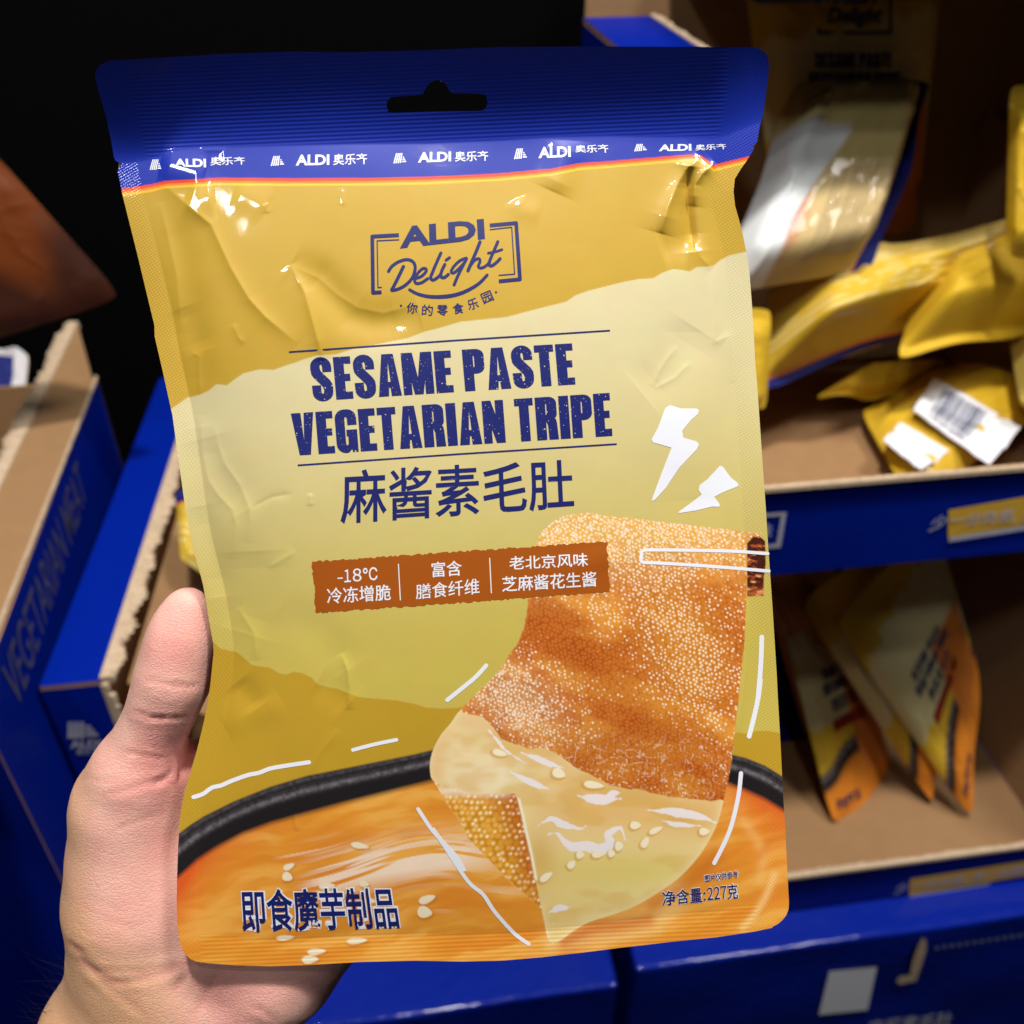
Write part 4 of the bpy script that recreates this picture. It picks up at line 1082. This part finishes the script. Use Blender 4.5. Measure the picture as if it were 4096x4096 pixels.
def torn(name, p0, p1, w, h, parent, seed=0, n=None, rough=1.0):
    """ragged torn board edge along p0-p1"""
    p0, p1 = np.array(p0, float), np.array(p1, float); L_ = np.linalg.norm(p1-p0)
    n = n or int(L_/.0016); r = np.random.default_rng(seed)
    w, h = np.array(w, float), np.array(h, float)
    V, F = [], []
    big = np.interp(np.arange(n+1), np.arange(0, n+10, 6), r.uniform(-1, 1, len(np.arange(0, n+10, 6))))
    for i in range(n+1):
        c = p0+(p1-p0)*i/n
        a = (.75*big[i]+.5*r.uniform(-1, 1))*rough
        for du, dv in ((-.15, 0), (-.1, 1), (.5, 1.05+.3*r.uniform(-1, 1)*rough), (1+.5*a, .55+.35*r.uniform(-1, 1)*rough), (.7+.4*a, -.15), (.2, -.1)):
            V.append(c+w*du+h*dv)
    for i in range(n):
        for k in range(6):
            F.append((i*6+k, i*6+(k+1) % 6, (i+1)*6+(k+1) % 6, (i+1)*6+k))
    F += [tuple(range(6)), tuple(range(n*6, n*6+6))]
    return mesh_np(name, V, F, M_TORN, parent, smooth=False)
def flat_art(name, V, T, fn, mat, parent):
    """flat printing laid on a board face; fn maps (u, v) to 3-D"""
    P = [fn(p[0], p[1]) for p in V]
    return mesh_np(name, P, [tuple(t) for t in T], mat, parent, smooth=False)
def face_y(Y):          # point on the vertical plane y = Y seen at a photo pixel
    return lambda x, y: at_y(x, y, Y)
T_ = .003

# upper right tray
trayA = empty('display_tray', (.33, .45, -.405), 'open blue display carton with a low torn front, upper of the two on the right', 'display carton', 'open display cartons')
slab('front_lip', (.16, .45, -.405), (.345, 0, 0), (0, 0, .072), (0, T_, 0), trayA)
torn('torn_edge', (.163, .4475, -.3345), (.505, .4475, -.3345), (0, .0045, 0), (0, 0, .0030), trayA, 3, rough=.55)
slab('floor_panel', (.16, .4535, -.4045), (.345, 0, 0), (0, .307, 0), (0, 0, T_), trayA, M_KRAFT)
slab('back_wall', (.163, .765, -.405), (.342, 0, 0), (0, 0, .30), (0, -T_, 0), trayA)
wl = slab('side_wall', (.1597, .4535, -.401), (0, .30, 0), (0, 0, .278), (T_, 0, 0), trayA)
slab('top_ledge', (.160, .60, -.1195), (.05, 0, 0), (0, .155, 0), (0, 0, -T_), trayA)
torn('torn_edge', (.2105, .60, -.1225), (.2105, .755, -.1225), (.006, 0, 0), (0, 0, .004), trayA, 5)
slab('side_wall', (.508, .4535, -.401), (0, .309, 0), (0, 0, .295), (-T_, 0, 0), trayA)
slab('fold_flap', (.5045, .60, -.355), (0, .14, 0), (-.006, 0, .16), (-T_, 0, 0), trayA, M_KRAFT)

# lower right tray
trayB = empty('display_tray', (.34, .40, -.735), 'open blue display carton holding upright pouches, lower of the two on the right', 'display carton', 'open display cartons')
slab('front_lip', (.155, .40, -.735), (.383, 0, 0), (0, 0, .054), (0, T_, 0), trayB)
torn('torn_edge', (.158, .3975, -.6825), (.536, .3975, -.6825), (0, .0050, 0), (0, 0, .0030), trayB, 7, rough=.5)
slab('floor_panel', (.155, .4035, -.7335), (.383, 0, 0), (0, .165, 0), (0, 0, T_), trayB, M_KRAFT)
slab('side_wall', (.155, .4035, -.730), (0, .34, 0), (0, 0, .285), (T_, 0, 0), trayB)
slab('side_wall', (.541, .4035, -.730), (0, .34, 0), (0, 0, .285), (-T_, 0, 0), trayB)

# slogan tags printed on both lips
def lip_tag(parent, Y, quad, txts, strip):
    f = face_y(Y-.0006); f2 = face_y(Y-.0012)
    tagp = flat_art('slogan_tag', *cdt_union([quad]), f, M_BGYEL, parent)
    flat_art('tag_underline', *cdt_union([strip]), f2, M_BGWHITE, tagp)
    for s, q in txts:
        V, T = text_tris(s, .012, .25); flat_art('slogan_lettering', to_quad(V, q), T, f2, M_BGWHITE, tagp)
lip_tag(trayA, .45, [(3795, 2040), (4300, 1952), (4300, 2068), (3792, 2150)],
        [('少', [(3722, 2066), (3792, 2058), (3786, 2112), (3712, 2128)]), ('一分负担,', [(3800, 2058), (4068, 2032), (4060, 2090), (3796, 2110)]), ('多一分美味', [(4090, 2028), (4360, 2000), (4352, 2060), (4084, 2088)])],
        [(3795, 2150), (4300, 2072), (4300, 2088), (3795, 2168)])
lip_tag(trayB, .40, [(3640, 3516), (4300, 3412), (4300, 3470), (3636, 3580)],
        [('少', [(3582, 3536), (3632, 3530), (3628, 3570), (3574, 3578)]), ('一分负担,', [(3645, 3530), (3868, 3500), (3862, 3532), (3640, 3560)]), ('多一分美味', [(3890, 3492), (4150, 3450), (4144, 3490), (3884, 3524)])],
        [(3640, 3580), (3960, 3532), (3958, 3541), (3640, 3592)])
f = face_y(.4494)
flat_art('square_mark', *cdt_union([[(2990, 2060), (3146, 2048), (3122, 2190), (2980, 2202)]], [[(3000, 2072), (3126, 2063), (3106, 2175), (2990, 2188)]]), f, M_BGWHITE, trayA)
V, T = text_tris('味', .012); flat_art('mark_lettering', to_quad(V, [(3030, 2098), (3094, 2092), (3086, 2150), (3022, 2156)]), T, f, M_BGWHITE, trayA)

# closed cartons of the bottom row
cartC = empty('closed_carton', (.33, .37, -1.05), 'closed glossy blue carton with a white sticker and a torn hand slot, bottom right', 'carton', 'closed blue cartons')
def closed_box(x0, x1, y0, y1, z0, z1, parent, bev=.0028):
    bm = bmesh.new()
    bmesh.ops.create_cube(bm, size=1)
    for v in bm.verts: v.co = ((x0+x1)/2+v.co.x*(x1-x0), (y0+y1)/2+v.co.y*(y1-y0), (z0+z1)/2+v.co.z*(z1-z0))
    bmesh.ops.bevel(bm, geom=bm.edges[:], offset=bev, segments=4, affect='EDGES', profile=.5)
    bmesh.ops.subdivide_edges(bm, edges=[e for e in bm.edges if e.calc_length() > .1], cuts=90, use_grid_fill=True)
    for v in bm.verts:
        x, y, z = v.co
        v.co.z += .0009*math.sin(x*37+y*11)*math.sin(y*29+1); v.co.y += .0008*math.sin(x*31+2)*math.sin(z*43)
        v.co.z += .0005*(random.random()-.5); v.co.y += .0005*(random.random()-.5)
    me = bpy.data.meshes.new('box_body'); bm.to_mesh(me); bm.free()
    for p in me.polygons: p.use_smooth = True
    return link('box_body', me, M_GLOSS, parent)
closed_box(.152, .56, .37, .70, -1.02, -.737, cartC)
f = face_y(.3684)
flat_art('paper_sticker', *cdt_union([[(3318, 3885), (3508, 3868), (3470, 4040), (3275, 4060)]]), f, M_LABEL, cartC)
V, T = text_tris('麻酱素毛肚', .014); flat_art('carton_lettering', to_quad(V, [(3476, 4082), (3816, 4044), (3802, 4108), (3460, 4150)]), T, f, M_BGWHITE, cartC)
slot = cdt_union([[(3690, 3750), (3706, 3762), (3706, 3800), (3680, 3880), (3664, 3924), (3600, 3938), (3584, 3925), (3600, 3905), (3640, 3900), (3652, 3840), (3670, 3790)]])
flat_art('hand_slot', *slot, f, M_TORN, cartC)
flat_art('slot_shadow_gap', *cdt_union([[(3684, 3762), (3668, 3790), (3650, 3838), (3628, 3880), (3634, 3845), (3652, 3795)]]), face_y(.3680), M_BLACK, cartC)
perf = []
for i in range(13):
    x = 3748+i*30; y = 3792-i*4.5
    perf.append([(x+9*math.cos(t), y+8*math.sin(t)) for t in np.linspace(0, 6.28, 8, endpoint=False)])
perfo = flat_art('perforation', *cdt_union(perf), f, card_mat('worn_board_edge', lin(120, 130, 150), rough=.5), cartC)
cartD = empty('closed_carton', (-.03, .37, -1.05), 'closed plain bright blue carton under the hand, beside the one with the sticker', 'carton', 'closed blue cartons')
closed_box(-.22, .139, .37, .72, -1.04, -.757, cartD)

# left middle carton with a torn open top
cartE = empty('torn_carton', (-.05, .45, -.70), 'torn open blue carton behind the thumb, its bright ledge with a ragged kraft edge', 'carton')
slab('top_ledge', (-.235, .45, -.44), (.0372, 0, 0), (.012, .405, 0), (0, 0, -T_), cartE)
torn('torn_edge', (-.1978, .451, -.4432), (-.186, .855, -.4432), (.010, 0, 0), (0, 0, .0048), cartE, 11, rough=.8)
slab('front_panel', (-.2348, .4498, -.70), (.0362, 0, 0), (0, 0, .2568), (0, T_, 0), cartE)
torn('torn_edge', (-.1985, .4495, -.70), (-.1985, .4495, -.4435), (.005, 0, 0), (0, .0035, 0), cartE, 13)
slab('side_wall', (-.2352, .4532, -.70), (.012, .40, 0), (0, 0, .2565), (T_, 0, 0), cartE)
slab('floor_panel', (-.231, .4532, -.70), (.36, 0, 0), (0, .39, 0), (0, 0, T_), cartE, M_KRAFT)
slab('back_wall', (-.219, .856, -.70), (.35, 0, 0), (0, 0, .2565), (0, -T_, 0), cartE)
slab('side_wall', (.131, .4532, -.70), (0, .40, 0), (0, 0, .20), (-T_, 0, 0), cartE)
slab('fold_flap', (-.186, .458, -.452), (.012, .36, 0), (.085, 0, -.075), (0, 0, -T_), cartE, M_KRAFT)
slab('inner_flap', (-.150, .56, -.47), (.008, .10, 0), (.05, 0, -.040), (0, 0, -T_), cartE)
f = face_y(.4491)
lines_ = []
def bar(a, b, c, d): lines_.append([a, b, c, d])
for x in (272, 289, 306, 324): bar((x, 2888), (x+11, 2886), (x+13, 2952), (x-2, 2954))
for k, y in enumerate((2902, 2918, 2934)): bar((342, y), (358+k*14, y-1), (368+k*14, y+10), (342, y+11))
flat_art('stripe_mark', *cdt_union(lines_), f, M_BGWHITE, cartE)
V, T = text_tris('ALDI', .035); flat_art('mark_lettering', to_quad(V, [(278, 2962), (402, 2958), (408, 2988), (282, 2994)]), T, f, M_BGWHITE, cartE)
V, T = text_tris('奥乐齐', .014); flat_art('mark_lettering', to_quad(V, [(304, 2996), (392, 2992), (394, 3016), (306, 3020)]), T, f, M_BGWHITE, cartE)

# far left carton
cartF = empty('side_carton', (-.30, .385, -.8), 'tall dark blue carton at the left edge with pale lettering along its side', 'carton')
LQ = [(-.237, .20, -.383), (-.2487, .747, -.383), (-.287, .865, -.383), (-.2725, .20, -.383)]
mesh_np('top_ledge', LQ+[(x, y, z-T_) for x, y, z in LQ], [(0, 1, 2, 3), (7, 6, 5, 4), (0, 4, 5, 1), (1, 5, 6, 2), (2, 6, 7, 3), (3, 7, 4, 0)], M_KRAFT, cartF, smooth=False)
torn('torn_edge', (-.2725, .20, -.3865), (-.287, .865, -.3865), (-.013, 0, 0), (0, 0, .0055), cartF, 17, rough=.55)
torn('torn_edge', (-.2373, .20, -.3868), (-.2493, .757, -.3868), (.0022, 0, 0), (0, 0, .0035), cartF, 19, rough=.3)
slab('side_wall', (-.2372, .387, -.95), (-.012, .372, 0), (0, 0, .5632), (-T_, 0, 0), cartF)
slab('front_panel', (-.50, .3862, -.95), (.2625, 0, 0), (0, 0, .555), (0, T_, 0), cartF)
slab('back_wall', (-.50, .762, -.95), (.25, 0, 0), (0, 0, .56), (0, -T_, 0), cartF)
slab('floor_panel', (-.50, .39, -.52), (.255, 0, 0), (0, .368, 0), (0, 0, -T_), cartF, M_KRAFT)
V, T = text_tris('VEGETARIAN MEAT', .004, .2)
def wallF(u, v):
    y = .425+u*.225; return np.array([-.2366-.012*(y-.387)/.372, y, -.398-v*.034])
flat_art('side_lettering', V, T, wallF, card_mat('faded_box_ink', lin(84, 84, 112), rough=.6), cartF)

# board over the upper tray, black fixture behind everything
over_ = empty('shelf_board', (.4, .57, -.085), 'dark board above the upper tray, at the top right corner', 'shelf board')
slab('board_panel', (.222, .575, -.086), (.50, 0, 0), (0, .40, 0), (0, 0, .018), over_, M_BLACK, M_BLACK)
back = slab('black_partition', (-1.6, 1.02, -1.6), (3.4, 0, 0), (0, 0, 2.6), (0, .02, 0), None, M_BLACK, M_BLACK)
tag(back, 'black back panel of the display, behind the top of the pouch', 'partition')
fl = slab('floor', (-1.6, -.3, -1.10), (3.4, 0, 0), (0, 1.3, 0), (0, 0, -.02), None, M_BLACK, M_BLACK)
fl['kind'] = 'structure'

# ------------------------------------------------------------------ pouches lying and standing in the trays
def sheet_grid(q, bulge, seed, nu=56, nv=72, crumple=1.0, curl=None):
    q = np.array(q, float)
    u, v = np.meshgrid(np.linspace(0, 1, nu), np.linspace(0, 1, nv), indexing='ij')
    def pos(u, v, sgn=1.0, lift=0.0):
        u = np.asarray(u, float); v = np.asarray(v, float)
        uu = .5+(u-.5)*(1-.05*np.abs(2*v-1)**9); vv = .5+(v-.5)*(1-.05*np.abs(2*u-1)**9)
        P = ((1-vv)*(1-uu))[..., None]*q[0]+((1-vv)*uu)[..., None]*q[1]+(vv*uu)[..., None]*q[2]+(vv*(1-uu))[..., None]*q[3]
        n = np.cross(q[1]-q[0], q[3]-q[0])*-1; n = n/np.linalg.norm(n)
        if n@(-q.mean(0)) < 0: n = -n
        env = np.clip(np.minimum(u, 1-u)/.16, 0, 1)*np.clip(np.minimum(np.maximum(v-.10, 0), 1-v)/.16, 0, 1)
        env = np.sin(env*np.pi/2)
        h = bulge*env*(.75+.5*fbm(u*2.2+seed, v*2.6, seed, 2))
        r = np.abs(fbm(u*4+seed*3.1, v*4, seed+7, 3)-.5)
        h = h+crumple*env*(.003*(fbm(u*5, v*5+seed, seed+3, 3)-.5)+.0022*np.exp(-r/.05))
        wav = crumple*.004*np.sin(u*7+seed)*(1-env)*np.clip(np.minimum(u, 1-u)*6+.2, 0, 1)
        c = 0 if curl is None else curl(u, v)
        return P+n*((sgn*h+wav+c+lift)[..., None])
    return u, v, pos
def label_front(u, v, seed=0):
    n = u.size; x = u
    C = lin(216, 176, 52)+0*u[:, None]
    w1 = .37-.12*u+.012*np.sin(u*31+seed)+.008*np.sin(u*67)
    w2 = .69+.05*u+.010*np.sin(u*27)
    C = over(C, lin(230, 216, 158)*(1-.25*v[:, None]), np.clip((v-w1)/.006, 0, 1)*np.clip((w2-v)/.006, 0, 1))
    p = .76+.32*(u-.52)**2
    C = over(C, lin(34, 30, 32), (v-p)/.006)
    C = over(C, lin(150, 140, 145), np.exp(-((v-p-.02)/.006)**2)*.6)
    C = over(C, lin(232, 140, 44)*(1-.3*np.exp(-np.maximum(v-p-.06, 0)/.03))[:, None]+0, (v-p-.055)/.012)
    C = over(C, lin(214, 124, 50), np.clip(1-np.maximum(np.abs((u-.75)/.22), np.abs((v-.72)/.18))**4, 0, 1)*2)
    s = .168
    for d, c in ((.012, lin(250, 200, 56)), (.008, lin(246, 120, 42)), (.004, lin(236, 76, 36)), (0, lin(24, 36, 120))):
        C = over(C, c, (s+d-v)/.003)
    return C
def label_back(u, v, seed=0):
    C = lin(204, 184, 118)*(1-.0*v[:, None])+0*u[:, None]
    C = over(C, lin(206, 176, 130), ((v > .18) & (u > .50))*.55)
    rows = (np.abs(((v*34) % 1)-.5) < .22) & (u > .54) & (u < .94) & (v > .22) & (v < .60)
    C = over(C, lin(110, 96, 80), rows*(.35+.4*vnoise(u*90, v*34, 5)))
    C = over(C, lin(196, 120, 96), np.clip(1-np.hypot((u-.74)/.24, (v-.78)/.13), 0, 1)*1.5)
    bars = (np.abs(((u*70) % 1)-.5) < .25) & (v > .80) & (v < .93) & (u > .1) & (u < .38)
    C = over(C, lin(60, 56, 56), bars*.7)
    s = .13
    for d, c in ((.014, lin(246, 150, 50)), (.007, lin(226, 80, 40)), (0, lin(24, 34, 112))): C = over(C, c, (s+d-v)/.004)
    return C
def label_gold(u, v, seed=0):
    C = lin(216, 178, 54)+0*u[:, None]
    C = over(C, lin(226, 206, 132), sstep(.55, .75, v+.1*np.sin(u*9))*.6)
    txt = (np.abs(((v*16) % 1)-.5) < .2) & (v > .25) & (v < .75) & (vnoise(u*26, v*16, 9) > .52)
    C = over(C, lin(238, 226, 170), txt*.55)
    s = .115
    for d, c in ((.016, lin(240, 130, 46)), (.008, lin(230, 76, 40)), (0, lin(24, 34, 104))): C = over(C, c, (s+d-v)/.004)
    return C
def label_plain(u, v, seed=0):
    return lin(214, 174, 46)+.02*(vnoise(u*6, v*6, seed)-.5)[:, None]+0*u[:, None]
def bg_pouch(name, label, quad, painter, bulge=.012, seed=1, crumple=1.0, head=.168, curl=None, group='pouches in the display cartons'):
    root = empty(name, np.mean(quad, 0), label, 'snack pouch', group)
    u, v, pos = sheet_grid(quad, bulge, seed, crumple=crumple, curl=curl)
    nu, nv = u.shape; P = pos(u, v); C = np.clip(painter(u.ravel(), v.ravel(), seed), .004, 1)
    i = np.arange(nu*nv).reshape(nu, nv)
    q = np.stack([i[:-1, :-1], i[:-1, 1:], i[1:, 1:], i[1:, :-1]], -1).reshape(-1, 4)
    V = P.reshape(-1, 3); uv = np.stack([u.ravel()*2.6, v.ravel()*3.6], 1)
    vm = v.ravel()[q].mean(1)
    for nm, m in (('front_panel', vm >= head), ('header_strip', vm < head)):
        if not m.any(): continue
        used, inv = np.unique(q[m], return_inverse=True)
        mesh_np(nm, V[used], inv.reshape(-1, 4), M_BGFILM, root, C[used], uv[used])
    PB_ = pos(u, v, -.6, -.0009).reshape(-1, 3)
    mesh_np('back_panel', PB_, q[:, ::-1].copy(), M_BGFILM, root, np.clip(label_gold(u.ravel(), v.ravel()*0+.3), 0, 1), uv)
    return root, pos
def bg_art(name, V, T, pos, mat, parent, step=.12):
    V, T = refine(V, T, step); return mesh_np(name, pos(V[:, 0], V[:, 1], 1.0, .0006), T, mat, parent)

def emblem_art(root, pos):
    fr = [[(.30, .21), (.70, .21), (.70, .345), (.30, .345)]]
    b = bg_art('emblem_frame', *cdt_union(fr, [[(.315, .22), (.685, .22), (.685, .335), (.315, .335)]]), pos, M_BGNAVY, root)
    V, T = text_tris('ALDI', .04); bg_art('emblem_lettering', to_quad(V, [(.39, .195), (.61, .195), (.61, .255), (.39, .255)]), T, pos, M_BGNAVY, root)
    V, T = text_tris('Delight', .03, .3); bg_art('emblem_lettering', to_quad(V, [(.35, .265), (.65, .262), (.65, .325), (.35, .325)]), T, pos, M_BGNAVY, root)
def title_art(root, pos):
    for s, q in (('SESAME PASTE', [(.28, .40), (.70, .40), (.70, .445), (.28, .445)]), ('VEGETARIAN TRIPE', [(.24, .46), (.76, .46), (.76, .505), (.24, .505)])):
        V, T = poster_text(s); bg_art('title_lettering', to_quad(V, q), T, pos, M_BGNAVY, root)
    V, T = text_tris('麻酱素毛肚', .012); bg_art('chinese_title_lettering', to_quad(V, [(.32, .525), (.70, .525), (.70, .585), (.32, .585)]), T, pos, M_BGNAVY, root)
    bg_art('claim_banner', *cdt_union([[(.26, .61), (.73, .61), (.73, .655), (.26, .655)]]), pos, card_mat('banner_ink', lin(150, 40, 24), rough=.5), root)
    V, T = text_tris('即食魔芋制品', .014); bg_art('product_type_lettering', to_quad(V, [(.09, .905), (.40, .905), (.40, .955), (.09, .955)]), T, pos, M_BGNAVY, root)

# rear standing pouch, upper tray
r, p_ = bg_pouch('snack_pouch', 'shaded upright yellow pouch with dark emblem at the back of the upper tray',
         [at_y(2945, -330, .745), at_y(3795, -330, .745), at_y(3660, 930, .70), at_y(3105, 930, .70)], label_front, .014, 21)
emblem_art(r, p_); title_art(r, p_)
# pouch showing its pale back, header to the right
bg_pouch('snack_pouch', 'sideways pouch showing its pale printed back, blue header at right',
         [at_y(3740, 315, .70), at_y(3500, 1075, .60), at_y(2860, 1180, .585), at_y(3180, 320, .69)],
         lambda u, v, s: over(label_back(v*0+u, v, s), lin(236, 240, 240), sstep(.60, .64, v+.10*np.sin(u*5+.6)-.04)*sstep(.30, .36, u+.2*(v-.7))), .030, 23, 1.7, .13)
# lying pouch with the header towards the viewer
bg_pouch('snack_pouch', 'yellow pouch lying flat in the upper tray with its navy header towards the viewer',
         [at_z(3030, 1570, -.336), at_z(3640, 1330, -.331), at_z(3990, 1030, -.280), at_z(3080, 1120, -.290)], lambda u, v, s: label_gold(u, np.clip(v*.9+.035, 0, 1)), .055, 29, 1.2, .17)
bg_pouch('snack_pouch', 'plain yellow pouch folded over at the right of the lying one, upper tray',
         [at_z(3585, 1440, -.318), at_z(4260, 1290, -.31), at_z(4260, 940, -.27), at_z(3690, 1085, -.285)], label_plain, .042, 31, 1.2, 0)
bg_pouch('snack_pouch', 'thin curled yellow pouch edge under the lying pouch, upper tray',
         [at_z(3260, 1590, -.372), at_z(3560, 1590, -.383), at_z(3790, 1440, -.376), at_z(3420, 1480, -.366)], label_plain, .012, 37, 1.0, 0)
rt, pl_ = bg_pouch('snack_pouch', 'yellow pouch carrying two white barcode stickers, front right of the upper tray',
         [at_z(3440, 1640, -.385), at_z(3850, 1440, -.372), at_z(4330, 1560, -.36), at_z(3640, 2010, -.388)], label_plain, .010, 41, .8, 0)
bg_pouch('snack_pouch', 'pale rounded pouch end at the right edge of the photo, upper tray',
         [at_z(4035, 1330, -.33), at_z(4400, 1300, -.33), at_z(4400, 1640, -.34), at_z(4080, 1610, -.34)], lambda u, v, s: label_plain(u, v)*.0+lin(196, 174, 84), .02, 43, .6, 0)
bg_pouch('snack_pouch', 'yellow pouch standing behind the edge of the held pouch, upper tray',
         [at_y(2700, 1225, .56), at_y(3088, 1235, .56), at_y(3066, 1640, .53), at_y(2700, 1640, .53)], label_plain, .006, 47, .25, 0)
bg_pouch('snack_pouch', 'yellow pouch standing against the right wall of the upper tray',
         [at_y(4040, 340, .62), at_y(4330, 330, .60), at_y(4260, 1060, .56), at_y(4020, 1020, .57)], label_plain, .010, 53, .8, 0)
# two crinkled barcode stickers
def sticker(name, label, q, z, bars):
    Q_ = [at_z(x, y, z) for x, y in q]
    u, v = np.meshgrid(np.linspace(0, 1, 40), np.linspace(0, 1, 24), indexing='ij')
    Qn = np.array(Q_)
    def pos(u, v, sgn=1, lift=0.):
        u = np.asarray(u, float); v = np.asarray(v, float)
        P = ((1-v)*(1-u))[..., None]*Qn[0]+((1-v)*u)[..., None]*Qn[1]+(v*u)[..., None]*Qn[2]+(v*(1-u))[..., None]*Qn[3]
        P[..., 2] += .004*np.exp(-((v-.45-.05*np.sin(u*6))/.09)**2)*-1+.003*(fbm(u*3, v*3, 61, 3)-.5)+lift+.0035
        return P
    P = pos(u, v); i = np.arange(u.size).reshape(u.shape)
    q4 = np.stack([i[:-1, :-1], i[:-1, 1:], i[1:, 1:], i[1:, :-1]], -1).reshape(-1, 4)
    V = np.concatenate([P.reshape(-1, 3), P.reshape(-1, 3)-np.array([0, 0, .0006])]); q5 = np.concatenate([q4[:, ::-1], q4+u.size])
    o = mesh_np(name, V, q5, M_LABEL, None); tag(o, label, 'sticker', 'white stickers on the pouch')
    if bars:
        r = np.random.default_rng(5); polys = []; x = .17
        while x < .66:
            w = r.choice([.006, .010, .016]); polys.append([(x, .12), (x+w, .12), (x+w, .80), (x, .80)]); x += w+r.choice([.006, .009, .014])
        V, T = refine(*cdt_union(polys), .06); mesh_np('barcode', pos(V[:, 0], V[:, 1], 1, .0007), T, M_BGNAVY, o)
        V, T = text_tris('6 901234 567892', .01); V, T = refine(to_quad(V, [(.18, .84), (.64, .84), (.64, .92), (.18, .92)]), T, .06)
        mesh_np('barcode_digits', pos(V[:, 0], V[:, 1], 1, .0007), T, M_BGNAVY, o)
    return o
sticker('barcode_sticker', 'white crinkled sticker with a barcode on the yellow pouch in the upper tray', [(3734, 1521), (4076, 1726), (3952, 1875), (3647, 1658)], -.367, True)
sticker('blank_sticker', 'smaller blank white sticker below the barcode sticker, upper tray', [(3598, 1701), (3790, 1819), (3680, 1895), (3528, 1780)], -.374, False)

# lower tray: fan of pouches standing on their corners
def fan(label, q, ys, seed, art=True, bulge=.006):
    r, p = bg_pouch('snack_pouch', label, [at_z(x, y, -.7265) if Y is None else at_y(x, y, Y) for (x, y), Y in zip(q, ys)], lambda u, v, s: label_front(u, .2+.8*v, s), bulge, seed, .8, 0)
    if art: title_art(r, p)
    return r
fan('tilted pouch with an orange corner, leftmost of the fan in the lower tray', [(3090, 2330), (3330, 2230), (3590, 3125), (3335, 3308)], [.61, .64, .52, None], 61)
fan('tilted pouch in the middle of the fan in the lower tray, narrow orange corner showing', [(3200, 2420), (3560, 2120), (3770, 2760), (3737, 3230)], [.58, .60, .52, None], 67, False)
fan('tilted pouch with dark title and red banner, rightmost of the fan in the lower tray', [(3335, 2490), (3740, 2080), (3920, 2700), (3888, 3284)], [.555, .575, .51, None], 71)
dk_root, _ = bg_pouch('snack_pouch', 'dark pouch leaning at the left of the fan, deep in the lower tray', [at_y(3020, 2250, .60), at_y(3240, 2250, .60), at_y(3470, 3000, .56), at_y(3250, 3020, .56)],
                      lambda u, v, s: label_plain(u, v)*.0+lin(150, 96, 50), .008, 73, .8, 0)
# orange pouch hanging over the left carton, white wrapper inside it, pouch inside the torn carton
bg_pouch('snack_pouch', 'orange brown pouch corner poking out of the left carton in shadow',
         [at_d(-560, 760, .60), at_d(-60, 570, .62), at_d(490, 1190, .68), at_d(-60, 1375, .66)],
         lambda u, v, s: over(lin(110, 52, 16)+0*u[:, None], lin(58, 26, 14), sstep(.45, .8, v+.15*np.sin(u*8))), .005, 79, .35, 0, group='pouches in the left cartons')  # browns darkened so the colour itself carries the shade on this pouch
wr = bg_pouch('plastic_wrapper', 'crumpled white wrapper with a navy panel inside the left carton',
         [at_z(-160, 1330, -.42), at_z(118, 1420, -.42), at_z(92, 1668, -.43), at_z(-160, 1760, -.44)],
         lambda u, v, s: over(lin(226, 222, 224)+0*u[:, None], lin(44, 52, 120), sstep(.14, .16, v)*sstep(.84, .82, u)), .006, 83, 1.5, 0, group='pouches in the left cartons')[0]
wr['category'] = 'wrapper'
bg_pouch('snack_pouch', 'small piece of yellow and blue pouch inside the torn carton',
         [at_y(700, 1960, .60), at_y(1000, 1960, .60), at_y(1000, 2420, .55), at_y(722, 2240, .55)], lambda u, v, s: label_gold(u, v*.55+.0), .008, 89, .6, .21, group='pouches in the left cartons')
